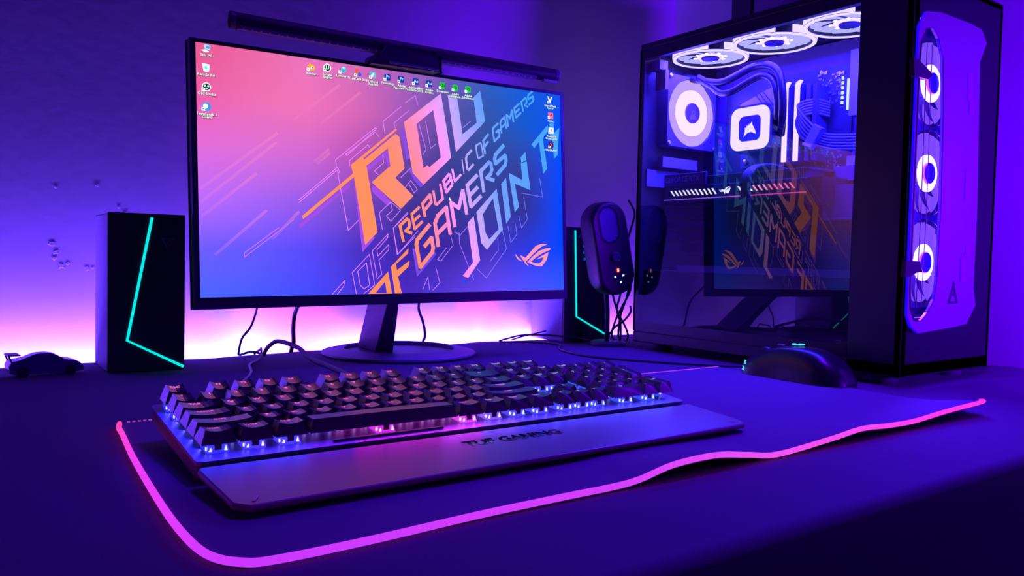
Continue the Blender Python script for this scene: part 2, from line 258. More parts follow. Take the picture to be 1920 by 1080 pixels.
# flaked plaster patches on the back wall
def flake(x, z, s, seed):
    random.seed(seed); mb = MB(); pts = []
    n = 11
    for i in range(n):
        a = 2 * PI * i / n; r = s * random.uniform(0.35, 1.0); pts.append((x + r * math.cos(a) * 0.9, z + r * math.sin(a)))
    vs = [(p[0], WB - 0.0002, p[1]) for p in pts] + [(x + (p[0] - x) * 0.7, WB - 0.0005, z + (p[1] - z) * 0.7) for p in pts]
    fs = [(i, (i + 1) % n, n + (i + 1) % n, n + i) for i in range(n)] + [tuple(n + i for i in range(n))]
    return mb.add(vs, fs)
wallb = bpy.data.objects['wall_back']
for i, (x, z, s) in enumerate([(-0.017, 0.153, 0.006), (-0.012, 0.142, 0.005), (-0.014, 0.134, 0.004), (-0.006, 0.124, 0.006), (0.002, 0.128, 0.004), (0.024, 0.121, 0.004), (0.031, 0.122, 0.003), (0.062, 0.204, 0.004), (0.070, 0.197, 0.004), (0.036, 0.232, 0.004), (-0.012, 0.226, 0.003), (0.757, 0.072, 0.006), (0.752, 0.062, 0.005), (0.768, 0.071, 0.005), (0.745, 0.036, 0.003)]):
    flake(x, z, s, i).build('plaster_flake', plaster, wallb)
mb = MB()
for _ in range(26):
    random.seed(100 + _); x = random.uniform(0.0, 0.75); z = random.uniform(0.0, 0.10); r = random.uniform(0.0006, 0.0014)
    mb.box(x - r, x + r, WB - 0.0008, WB + 0.001, z - r, z + r)
random.seed(7)

# dark fixture above the computer, on the right wall
b_ = thing('wall_bracket', 'dark tapering bracket on the right wall above the computer', 'bracket', T(WR, 0.37, 0.60))
MB().prism([(-0.402, 0.56), (-0.404, 0.95), (-0.345, 0.95), (-0.3655, 0.56)], 0, 0.012, T(WR - 0.012, 0, 0) @ Matrix(((0, 0, 1, 0), (-1, 0, 0, 0), (0, 1, 0, 0), (0, 0, 0, 1)))).build('upright', black_soft, b_, bevel=0.001)
MB().prism([(-0.352, 0.56), (-0.347, 0.95), (-0.10, 0.95), (-0.10, 0.56)], 0, 0.010, T(WR - 0.010, 0, 0) @ Matrix(((0, 0, 1, 0), (-1, 0, 0, 0), (0, 1, 0, 0), (0, 0, 0, 1)))).build('dark_sheet', mat('sheet_grey', (0.16, 0.13, 0.2), 0.7), b_, bevel=0.001)  # plain darker sheet on the wall, right of the upright

# ------------------------------------------------------------------ desk with cloth
DB = 0.513
desk = thing('desk', 'dark desk top carrying keyboard, monitor and computer', 'desk', T(0.3, 0.08, -0.75))
MB().box(-0.9, 1.125, -0.355, DB - 0.008, -0.028, -0.004).build('tabletop', wood, desk, bevel=0.002)
for x in (-0.85, 1.07):
    for y in (-0.31, 0.45): MB().box(x, x + 0.05, y, y + 0.05, -0.75, -0.028).build('leg', wood, desk)
# cloth over the desk: wavy back hem, hangs down at the front
mb = MB(); nx = 150
def hem(x): return DB + 0.0035 * math.sin(x * 23) + 0.0025 * math.sin(x * 61 + 1)
def clothz(x, y):
    z = 0.0012 * math.sin(x * 19 + 2) * max(0, (y - 0.35) / 0.17) if y > 0.35 else 0
    z += 0.010 * math.exp(-((x - 1.09) / 0.05) ** 2 - ((y + 0.13) / 0.06) ** 2) + 0.006 * math.exp(-((x - 0.93) / 0.06) ** 2 - ((y + 0.17) / 0.03) ** 2)
    return z
ys = [-0.362, -0.35] + [-0.35 + (0.85) * k / 34 for k in range(1, 34)] + [0.50, 1.0]
vs = []; fs = []
for i in range(nx + 1):
    x = -0.9 + 2.025 * i / nx
    row = [(x, -0.366, -0.16), (x, -0.365, -0.02), (x, -0.3625, -0.006)] + [(x, (hem(x) if y == 1.0 else y), clothz(x, min(y, 0.5))) for y in ys] + [(x, hem(x) + 0.001, -0.004)]
    if i == 0: m_ = len(row)
    vs += row
for i in range(nx):
    for j in range(m_ - 1): fs.append((i * m_ + j, (i + 1) * m_ + j, (i + 1) * m_ + j + 1, i * m_ + j + 1))
tag(mb.add(vs, fs).build('desk_cloth', cloth, smooth=True), 'dark cloth spread over the whole desk top', 'tablecloth')

# LED strip behind the desk
ls = thing('led_strip', 'glowing LED strip along the back edge of the desk', 'led strip', T(0.3, 0.52, -0.03))
MB().box(-0.6, 1.12, 0.5055, 0.5075, -0.026, -0.014).build('strip_tape', mat('white_tape', (0.6, 0.6, 0.6), 0.5), ls)
for i, (a, b2, c, p, sp) in enumerate(STRIP[1:]):
    MB().box(a + 0.004, b2 - 0.004, 0.5075, 0.509, -0.024, -0.016).build('led_section', glow('led_%d' % i, tuple(min(1, q * 2) for q in c), 1.5), ls)

# ------------------------------------------------------------------ mouse pad with light tube
PX0, PX1, PY0, PY1 = -0.031, 0.815, -0.262, 0.099
LEDP = [(-0.0125, 0.094), (-0.016, 0.075), (-0.0175, 0.051), (-0.024, -0.03), (-0.030, -0.139), (-0.0315, -0.201), (-0.0285, -0.238), (-0.018, -0.2555), (-0.002, -0.261), (0.047, -0.261), (0.115, -0.257), (0.175, -0.256), (0.231, -0.257),
        (0.270, -0.258), (0.313, -0.258), (0.350, -0.258), (0.385, -0.258), (0.456, -0.258), (0.501, -0.257), (0.545, -0.257), (0.587, -0.257), (0.65, -0.256), (0.718, -0.257), (0.724, -0.252)]
def bumpz(x): return ramp([(0.20, (0.0,)), (0.235, (0.001,)), (0.27, (0.0075,)), (0.313, (0.0085,)), (0.35, (0.004,)), (0.385, (0.0,)), (0.43, (0.002,)), (0.456, (0.0038,)), (0.501, (0.0068,)), (0.54, (0.005,)), (0.587, (0.0045,)), (0.65, (0.0075,)), (0.72, (0.0105,)), (0.76, (0.008,)), (0.82, (0.004,))], x)[0]
pad = thing('mouse_pad', 'large black cloth mouse pad edged with a glowing magenta tube', 'mouse pad', T(0.39, -0.08, 0))
def edge_left(y): return ramp([(-0.262, (-0.012,)), (-0.245, (-0.0265,)), (-0.20, (-0.0315,)), (-0.139, (-0.030,)), (-0.03, (-0.024,)), (0.051, (-0.0175,)), (0.085, (-0.015,)), (0.099, (-0.008,))], y)[0]
mb = MB(); vs = []; fs = []; NX, NY = 110, 34; PADR = 0.724
ylist = [-0.2565 + (0.099 + 0.2565) * (j / NY) ** 1.3 for j in range(NY + 1)]
def padx(i, y):
    xl = edge_left(y); xr = ramp([(-0.2565, (0.722,)), (-0.24, (0.73,)), (0.1, (0.765,))], y)[0]
    return xl + (xr - xl) * i / NX
for i in range(NX + 1):
    for y in ylist:
        x = padx(i, y); z = 0.0028 + bumpz(x) * math.exp(-((y + 0.257) / 0.05) ** 2); vs.append((x, y, z))
n = len(vs); vs += [(v[0], v[1], max(v[2] - 0.0024, 0.0003)) for v in vs]; K = NY + 1
for i in range(NX):
    for j in range(NY): q = (i * K + j, (i + 1) * K + j, (i + 1) * K + j + 1, i * K + j + 1); fs.append(q); fs.append(tuple(a + n for a in reversed(q)))
for i in range(NX):
    for j in (0, NY): fs.append((i * K + j, (i + 1) * K + j, (i + 1) * K + j + n, i * K + j + n))
for j in range(NY):
    for i in (0, NX): fs.append((i * K + j, i * K + j + 1, i * K + j + 1 + n, i * K + j + n))
mb.add(vs, fs).build('pad_surface', padm, pad, smooth='auto')
tp = spline([(x, y, 0.0034 + (bumpz(x) if y < -0.2 else 0)) for x, y in LEDP], 6)
TC = [(0.0, S(255, 60, 170)), (0.06, S(255, 70, 190)), (0.14, S(228, 60, 240)), (0.3, S(195, 52, 255)), (0.5, S(205, 60, 250)), (0.68, S(232, 80, 235)), (0.85, S(250, 60, 240)), (1.0, S(255, 50, 215))]
MB().tube(tp, 0.0021, 10, cols=[ramp(TC, i / len(tp)) for i in range(len(tp))]).build('light_tube', glow('print_tube', 'attr', 1.08), pad, smooth=True, label='glowing magenta light tube')
mb = MB(); i = 0
x = -0.006
while x < 0.76:
    mb.box(x, x + 0.0022, 0.0975, 0.0995, 0.0026, 0.0036); x += 0.0042
mb.build('edge_stitching', mat('thread_lit_pink', (0.9, 0.35, 0.6), 0.6, emit=S(255, 90, 190), es=0.35), pad, kind='stuff')  # light on the stitching painted in as pink colour and faint glow

# ------------------------------------------------------------------ keyboard
U = 0.01905; KF = T(0, -5.65 * U, 0.019) @ RX(0.0991)     # plate frame: x, y up the rows, z off the plate
def kp(u, v, h=0): return (u * U, (5.65 - v) * U, h)
kb = thing('keyboard', 'full size mechanical keyboard with coloured backlight in front of the monitor', 'keyboard', T(0.21, -0.05, 0))
keycap_m = mat('keycap_plastic', (0.018, 0.010, 0.024), 0.25, spec=0.5, ior=3.0, bump=(2500, 0.05, 0.0002))
plate_m = mat('plate_metal', (0.28, 0.18, 0.42), 0.38, 0.5, bump=(1500, 0.15, 0.0005))
mb = MB(); mb.m = KF
pl = rrect(-0.0045, 22.5 * U + 0.0045, -0.0125, 6.45 * U, 0.004, 4)
mb.prism(pl, -0.0025, 0).build('top_plate', plate_m, kb, bevel=0.0005)
mb = MB(); mb.m = KF; mb.prism(rrect(-0.0035, 22.5 * U + 0.0035, -0.0115, 6.4 * U, 0.004, 4), -0.012, -0.0025).build('base_shell', black, kb, bevel=0.001)
for x in (0.03, 0.40):
    MB().box(x - 0.012, x + 0.012, -0.115, -0.105, 0, 0.0085).build('rubber_foot', black_soft, kb)
    MB().box(x - 0.009, x + 0.009, 0.0, 0.006, 0, 0.0225).build('tilt_leg', black, kb)
# light bar slot under the space bar
mb = MB(); mb.m = KF; mb.box(4.6 * U, 9.2 * U, -0.006, -0.0045, 0, 0.0016).build('stabiliser_bar', black, kb)
# keys
KEYS = []
def krow(v, items, u=0.0):
    for it in items:
        if isinstance(it, (int, float)): u += it; continue
        t, w_ = it if isinstance(it, tuple) else (it, 1.0)
        KEYS.append((t, u + w_ / 2, v, w_, 1.0)); u += w_
g = 2 / 3
krow(0, ['Esc', g, 'F1', 'F2', 'F3', 'F4', g, 'F5', 'F6', 'F7', 'F8', g, 'F9', 'F10', 'F11', 'F12', .25, 'PrtSc', 'ScrLk', 'Pause'])
krow(1.25, list('`1234567890-=') + [('Backspace', 2), .25, 'Ins', 'Home', 'PgUp', .25, 'Num', '/', '*', '-'])
krow(2.25, [('Tab', 1.5)] + list('QWERTYUIOP[]') + [('\\', 1.5), .25, 'Del', 'End', 'PgDn', .25, '7', '8', '9'])
krow(3.25, [('Caps', 1.75)] + list("ASDFGHJKL;'") + [('Enter', 2.25), 3.5, '4', '5', '6'])
krow(4.25, [('Shift', 2.25)] + list('ZXCVBNM,./') + [('Shift', 2.75), 1.25, '^', 1.25, '1', '2', '3'])
krow(5.25, [('Ctrl', 1.25), ('Win', 1.25), ('Alt', 1.25), ('', 6.25), ('Alt', 1.25), ('Fn', 1.25), ('Menu', 1.25), ('Ctrl', 1.25), .25, '<', 'v', '>', .25, ('0', 2), '.'])
KEYS += [('+', 22, 2.75, 1.0, 2.0), ('Enter', 22, 4.75, 1.0, 2.0)]
ROWH = {0: (0.0166, 0.16), 1.25: (0.0162, 0.13), 2.25: (0.0152, 0.05), 3.25: (0.0150, -0.02), 4.25: (0.0148, -0.06), 5.25: (0.0149, -0.07), 2.75: (0.0155, 0.05), 4.75: (0.0150, -0.05)}
CAPM = {}; SWM = {}; LEDM = {}
def led_zone(u):
    return ramp([(0, S(40, 50, 255)), (2.5, S(60, 60, 255)), (4.5, S(120, 50, 255)), (7, S(235, 40, 230)), (10.5, S(225, 70, 240)), (12, S(130, 90, 255)), (14, S(70, 70, 255)), (22, S(40, 80, 255))], u)
def cap_mesh(w_, d_, v):
    k = (w_, d_, v)
    if k in CAPM: return CAPM[k]
    h, tilt = ROWH[v]; hx = w_ * U / 2 - 0.0006; hy = d_ * U / 2 - 0.0006; tx = hx - 0.0030; ty0 = -(hy - 0.0024); ty1 = hy - 0.0036
    z0 = 0.0064; vs = [(-hx, -hy, z0), (hx, -hy, z0), (hx, hy, z0), (-hx, hy, z0)]; n = 7; dish = 0.0015 if w_ < 6 else -0.0002
    for y in (ty0, ty1):
        for i in range(n):
            t = -1 + 2 * i / (n - 1); vs.append((tx * t, y, h + math.tan(tilt) * y - dish * (1 - t * t) + 0.0003))
    fs = [(0, 1) + tuple(4 + i for i in reversed(range(n))), (2, 3) + tuple(4 + n + i for i in range(n)), (3, 0, 4, 4 + n), (1, 2, 4 + 2 * n - 1, 4 + n - 1), (3, 2, 1, 0)]
    fs += [(4 + i, 4 + i + 1, 4 + n + i + 1, 4 + n + i) for i in range(n - 1)]
    me = bpy.data.meshes.new('keycap'); me.from_pydata(vs, [], fs); me.materials.append(keycap_m); CAPM[k] = me; return me
sw_body = MB()
sw_body.frustum((0.0073, 0.0073), (0.0070, 0.0070), 0.0, 0.0012).frustum((0.0069, 0.0069), (0.0054, 0.0052), 0.0012, 0.0066)
leg_i = 0
for t, u, v, w_, d_ in KEYS:
    base = KF @ T(*kp(u, v))
    if v in (2.75, 4.75): base = KF @ T(u * U, (5.65 - v) * U, 0)
    o = bpy.data.objects.new('keycap', cap_mesh(w_, d_, v)); COL.objects.link(o); setm(o, base, kb)
    h, tilt = ROWH[v]
    if t:
        z = min(int((u) / 22.5 * 8), 7); key = ('lg', t, z, v)
        lc = ramp([(0, S(205, 150, 255)), (1.2, S(255, 110, 225)), (9, S(255, 70, 190)), (11.5, S(255, 110, 225)), (14, S(190, 150, 255)), (22, S(150, 130, 255))], (z + .5) / 8 * 22.5)
        s_ = MB(); tx = {'Backspace': '<-', 'Caps': 'CapsLk'}.get(t, t).upper() if len(t) > 1 else t
        sz = 0.0052 if len(t) <= 1 else (0.0043 if len(t) <= 3 else 0.0033)
        s_.text(tx, sz, T(0 if w_ < 1.2 else -0.001, 0.0022, 0), bold=0.035)
        s_.v = [Vector((p.x, p.y, h + 0.0003 + math.tan(tilt) * p.y - 0.0015 * (1 - min(1, (p.x / (w_ * U / 2 - 0.0036)) ** 2)) + 0.00025)) for p in s_.v]
        lo = s_.build('legend', glow('legend_%d' % z, lc, 0.95), o, local=base); lo['label'] = 'glowing key legend'
    if v not in SWM: pass
    zc = min(int(u / 22.5 * 12), 11); lc = led_zone((zc + .5) / 12 * 22.5)
    if ('s', zc) not in SWM:
        so = MB(); so.v = list(sw_body.v); so.f = list(sw_body.f); so.c = list(sw_body.c); so.mi = list(sw_body.mi)
        SWM[('s', zc)] = (so, mat('switch_%d' % zc, (0.55, 0.5, 0.6), 0.12, emit=lc, es=0.75, alpha=0.8), glow('switch_led_%d' % zc, lerp(lc, (1, 1, 1), 0.30), 3.0))
    so, sm, lm_ = SWM[('s', zc)]
    if not isinstance(so, bpy.types.Object):
        first = so.build('switch', sm, kb, local=base); l2 = MB().prism([(-0.0058, 0.0014), (-0.0040, 0.0012), (-0.0044, 0.0036)], 0.0060, 0.0070, RX(PI / 2)).prism([(0.0040, 0.0014), (0.0060, 0.0012), (0.0050, 0.0044)], 0.0060, 0.0070, RX(PI / 2)).prism([(-0.0022, 0.0034), (0.0020, 0.0034), (0.0020, 0.0038), (-0.0022, 0.0038)], 0.0060, 0.0066, RX(PI / 2)).box(-0.0073, -0.0067, -0.0052, -0.0038, 0.0016, 0.0036).build('switch_led', lm_, first, local=base)
        l3 = MB().box(-0.0022, 0.0022, -0.0068, -0.0052, 0.002, 0.0058).build('switch_stem', mat('stem_red', (0.25, 0.02, 0.10), 0.4), first, local=base)
        SWM[('s', zc)] = (first, l2, l3)
    else:
        ns = inst(so, base, kb); inst(sm, base, ns); inst(lm_, base, ns)
# the light that the diodes throw on the plate and the wrist rest
for k in range(12):
    u0 = (k + 0.5) * 22.5 / 12; p_ = KF @ Vector((u0 * U, -0.004 + 0.0035, 0.0062)); c_ = led_zone(u0)
    area('key_light', p_, (0, -0.9, -0.55), 22.5 * U / 12, 0.007 if not 4.6 < u0 < 9.3 else 0.0035, lerp(c_, (0.02, 0.0, 1.0), 0.25 if u0 < 5 or u0 > 10 else 0.0), 0.003, 170)
for k in range(5):
    p_ = KF @ Vector((0.0003, (0.6 + k * 1.1) * U, 0.0052)); area('key_light', p_, (-0.9, 0, -0.6), 0.003, 0.006, (0.02, 0.02, 1.0), 0.016, 170)
# wrist rest
wr = thing('wrist_rest', 'flat dark wrist rest with slogan lettering in front of keyboard', 'wrist rest', T(0.21, -0.155, 0))
WRF = Matrix.Identity(4)
prof = [(-0.0045, -0.1245), (0.4315, -0.1245), (0.4335, -0.127), (0.4335, -0.186), (0.4265, -0.1945), (0.004, -0.1975), (-0.0035, -0.190), (-0.0065, -0.130)]
def wz(y): return 0.0105 + (y + 0.1975) / 0.073 * 0.0055
mb = MB(); n = len(prof); vs = [(x, y, wz(y) - 0.0042) for x, y in prof] + [(x, y, wz(y)) for x, y in prof]
fs = [tuple(reversed(range(n))), tuple(range(n, 2 * n))] + [(i, (i + 1) % n, n + (i + 1) % n, n + i) for i in range(n)]
wrm = mat('rest_plastic', (0.20, 0.065, 0.12), 0.33, spec=0.9, bump=(1800, 0.25, 0.0004))
mb.add(vs, fs).build('rest_body', wrm, wr, bevel=0.0018)
sl = math.atan2(0.0055, 0.073)
def wfm(x, y, a=0): return T(x, y, wz(y) + 0.0002) @ RX(sl) @ RZ(a)
mb = MB(); mb.box(0.006, 0.424, -0.186, -0.128, 0.0035, 0.0075).build('rubber_base', black_soft, wr)
mb = MB(); mb.text('TUF GAMING', 0.0145, wfm(0.2155, -0.150), bold=0.035, sx=1.0).build('lettering', mat('gloss_black_print', (0.01, 0.01, 0.012), 0.06, spec=1.0, coat=1), wr, label='glossy black lettering')
mb = MB(); mb.box(-0.0042, 0.0042, -0.0008, 0.0008, 0, 0.0002, wfm(0.010, -0.1885, 0.95)).box(-0.0035, 0.0035, -0.0004, 0.0004, 0, 0.0002, wfm(0.421, -0.186, 2.3)).box(-0.0012, 0.0012, -0.001, 0.001, 0, 0.0002, wfm(0.423, -0.131)).build('corner_mark', mat('mark_tan', (0.75, 0.5, 0.45), 0.4), wr)

# thick braided lead of the keyboard
tag(MB().tube(spline([(0.2345, 0.478, 0.004), (0.230, 0.458, 0.012), (0.2235, 0.42, 0.024), (0.2265, 0.395, 0.0315), (0.228, 0.33, 0.030), (0.216, 0.26, 0.026), (0.205, 0.18, 0.027), (0.190, 0.10, 0.030), (0.178, 0.045, 0.029), (0.176, 0.008, 0.024)], 8), 0.0029, 10).build('keyboard_lead', mat('braid', (0.09, 0.08, 0.11), 0.5, bump=(1500, 0.8, 0.001)), smooth=True), 'thick braided lead looping from desk edge to keyboard', 'cable')
# ------------------------------------------------------------------ monitor
MF = T(0.1115, 0.3338, 0.0933) @ RZ(-0.0389) @ RX(-0.0555) @ RY(-0.0137)   # screen lower left corner; x along the screen, z up, y into it
mon = thing('monitor', 'black widescreen monitor showing a pink and blue gaming wallpaper', 'monitor', T(0.42, 0.43, 0))
SW, SH = 0.5290, 0.2973
mb = MB(); mb.m = MF @ RX(PI / 2)      # now local XY is the screen plane, +Z towards the viewer
mb.prism([(-0.0065, -0.0135), (SW + 0.0055, -0.0130), (SW + 0.0055, SH + 0.0045), (-0.0065, SH + 0.0045)], -0.012, 0.0012, holes=[[(0, 0), (SW, 0), (SW, SH), (0, SH)]]).build('bezel', mat('bezel_black', (0.045, 0.035, 0.055), 0.35), mon, bevel=0.0006)
mb = MB(); mb.m = MF @ RX(PI / 2); mb.prism([(-0.006, -0.0125), (SW + 0.005, -0.0125), (SW + 0.005, SH + 0.004), (-0.006, SH + 0.004)], -0.016, -0.0125).prism([(0.10, 0.0), (SW - 0.10, 0.0), (SW - 0.12, 0.2), (0.12, 0.2)], -0.040, -0.016).build('back_cover', black, mon, bevel=0.002)
# wallpaper gradient
GR = [[(225, 85, 140), (230, 100, 160), (228, 112, 185), (205, 105, 180), (165, 95, 185), (105, 85, 180), (45, 90, 190), (20, 90, 215), (20, 80, 235)],
      [(232, 92, 165), (232, 108, 175), (235, 112, 180), (212, 100, 180), (160, 85, 180), (85, 75, 160), (50, 80, 160), (25, 85, 200), (0, 80, 248)],
      [(222, 105, 212), (215, 108, 210), (205, 102, 205), (175, 80, 180), (105, 65, 165), (60, 62, 145), (50, 70, 150), (50, 60, 155), (0, 72, 250)],
      [(185, 105, 245), (165, 98, 240), (145, 88, 225), (115, 68, 195), (68, 50, 145), (55, 52, 140), (55, 60, 150), (48, 50, 145), (0, 68, 252)],
      [(108, 90, 255), (100, 85, 255), (88, 70, 240), (72, 48, 190), (58, 36, 160), (58, 38, 160), (66, 48, 180), (45, 55, 225), (0, 68, 255)],
      [(72, 100, 255), (68, 88, 255), (66, 72, 250), (70, 50, 215), (72, 40, 190), (82, 54, 210), (98, 68, 240), (78, 78, 255), (50, 85, 255)]]
GRL = [[S(*c) for c in r] for r in GR]
def bg(s, t):
    a = max(0, min(7.9999, s / SW * 8)); b_ = max(0, min(4.9999, (1 - t / SH) * 5)); i, j = int(b_), int(a); p, q = b_ - i, a - j
    return lerp(lerp(GRL[i][j], GRL[i][j + 1], q), lerp(GRL[i + 1][j], GRL[i + 1][j + 1], q), p)
mb = MB(); vs = []; fs = []; nx, ny = 64, 36
for i in range(nx + 1):
    for j in range(ny + 1): vs.append((SW * i / nx, SH * j / ny, 0))
n = len(vs)
for i in range(nx):
    for j in range(ny):
        q = (i * (ny + 1) + j, (i + 1) * (ny + 1) + j, (i + 1) * (ny + 1) + j + 1, i * (ny + 1) + j + 1)
        mb.f.append(q); mb.c.append(tuple(bg(vs[k][0], vs[k][1]) for k in q)); mb.mi.append(0)
PF = MF @ RX(PI / 2)
mb.v = [PF @ Vector(v) for v in vs]
scr_m = glow('print_screen', 'attr', 1.08)
screen = mb.build('screen', scr_m, mon, label='lit screen with pink to blue wallpaper')
def layer(k): return PF @ T(0, 0, 0.00012 * k)
def clipp(p): return (min(max(p[0] / 1000, 0.0), SW), min(max(p[1] / 1000, 0.0), SH))
def lcol(x, y):   # letter gradient: orange, pink, lavender, light blue
    t = x * 1.0 + (y - 0.15) * 0.28
    return ramp([(0.23, S(255, 140, 95)), (0.27, S(255, 138, 120)), (0.305, S(255, 135, 190)), (0.335, S(250, 150, 250)), (0.37, S(185, 165, 245)), (0.41, S(110, 155, 250)), (0.50, S(70, 160, 245))], t)
def poly(mb, pts, colf, holes=()):
    loops = [[clipp(p) for p in pts]] + [[clipp(p) for p in h] for h in holes]
    flat = [p for l in loops for p in l]; tess = tessellate_polygon([[Vector((*p, 0)) for p in l] for l in loops])
    n = len(mb.v); mb.v += [mb.m @ Vector((*p, 0)) for p in flat]
    for t in tess: mb.f.append(tuple(n + i for i in t)); mb.c.append(tuple(colf(*flat[i]) for i in t)); mb.mi.append(0)
def stroke(mb, pts, w_, colf, fade=False):
    P = [Vector(clipp(p)) for p in pts]
    for a, b_ in zip(P, P[1:]):
        d = b_ - a
        if d.length < 1e-6: continue
        nn = Vector((-d.y, d.x)).normalized() * w_ / 2; e = d.normalized() * w_ * 0.3; q = [a - nn - e, b_ - nn + e, b_ + nn + e, a + nn - e]
        n = len(mb.v); mb.v += [mb.m @ Vector((p.x, p.y, 0)) for p in q]; mb.f.append((n, n + 1, n + 2, n + 3))
        mb.c.append(tuple(colf(p.x, p.y, k in (1, 2)) if fade else colf(p.x, p.y) for k, p in enumerate(q))); mb.mi.append(0)
for s_ in SCR['streak']:
    mb = MB(); mb.m = layer(1); stroke(mb, s_, 0.0035, lambda x, y, f: lerp(bg(x, y), S(255, 140, 190), 0.30 if f else 0.12), True); mb.build('wallpaper_streak', scr_m, screen)
for s_ in SCR['streak2']:
    mb = MB(); mb.m = layer(1); stroke(mb, s_, 0.0010, lambda x, y: lerp(bg(x, y), S(240, 130, 230), 0.55)); mb.build('wallpaper_streak', scr_m, screen)
for s_ in SCR['shadow']:
    mb = MB(); mb.m = layer(2); poly(mb, s_, lambda x, y: lerp(S(165, 75, 225), S(40, 70, 230), min(1, max(0, (x - 0.22) / 0.12)))); mb.build('wallpaper_shadow', scr_m, screen)
for s_ in SCR['thin']:
    mb = MB(); mb.m = layer(3); stroke(mb, s_, 0.0009, lambda x, y: lerp(S(235, 130, 250), S(120, 120, 255), min(1, max(0, (x - 0.2) / 0.22)))); mb.build('wallpaper_outline', scr_m, screen)
mb = MB(); mb.m = layer(4)
for s_ in SCR['solid']: poly(mb, s_, lcol)
for o_, h_ in SCR['holes']: poly(mb, o_, lcol, [h_])
GL = {'R': [((0, 0), (0, 1), (.85, 1), (1, .85), (1, .55), (.85, .42), (.45, .42), (1, 0))], 'E': [((1, 1), (0, 1), (0, 0), (1, 0)), ((0, .5), (.85, .5))], 'P': [((0, 0), (0, 1), (1, 1), (1, .42), (0, .42))],
      'U': [((0, 1), (0, .1), (.15, 0), (1, 0), (1, 1))], 'B': [((0, 0), (0, 1), (.85, 1), (1, .85), (1, .65), (.85, .52), (1, .40), (1, .1), (.85, 0), (0, 0)), ((0, .52), (.85, .52))], 'L': [((0, 1), (0, 0), (1, 0))], 'I': [((.4, 0), (.4, 1))],
      'C': [((1, 1), (.15, 1), (0, .85), (0, .15), (.15, 0), (1, 0))], 'O': [((.12, 0), (0, .12), (0, 1), (.88, 1), (1, .88), (1, 0), (.12, 0))], 'F': [((0, 0), (0, 1), (1, 1)), ((0, .5), (.8, .5))], 'G': [((1, 1), (.12, 1), (0, .88), (0, 0), (.9, 0), (1, .12), (1, .5), (.5, .5))],
      'A': [((0, 0), (0, .85), (.3, 1), (1, 1), (1, 0)), ((0, .42), (1, .42))], 'M': [((0, 0), (0, 1), (.5, .5), (1, 1), (1, 0))], 'S': [((1, 1), (.15, 1), (0, .85), (0, .6), (1, .45), (1, .15), (.85, 0), (0, 0))]}
for c, tl, bl, tr in SCR['letters']:
    tl, bl, tr = Vector(tl), Vector(bl), Vector(tr); ex = tr - tl; ey = tl - bl; wd = min(ex.length, 22) * 0.20; 
    for pl_ in GL[c]:
        stroke(mb, [bl + ex * (0.08 + 0.84 * p[0]) + ey * (0.08 + 0.86 * p[1]) for p in pl_], wd / 1000 * (1.25 if ey.length > 25 else 1.05), lcol)
mb.build('wallpaper_lettering', scr_m, screen, label='large slanted orange to blue wallpaper lettering')
mb = MB(); mb.m = layer(4)
for s_ in SCR['logo']: poly(mb, s_, lambda x, y: S(255, 150, 178))
mb.build('wallpaper_logo', scr_m, screen, label='pink winged eye logo in the lower right of the screen')
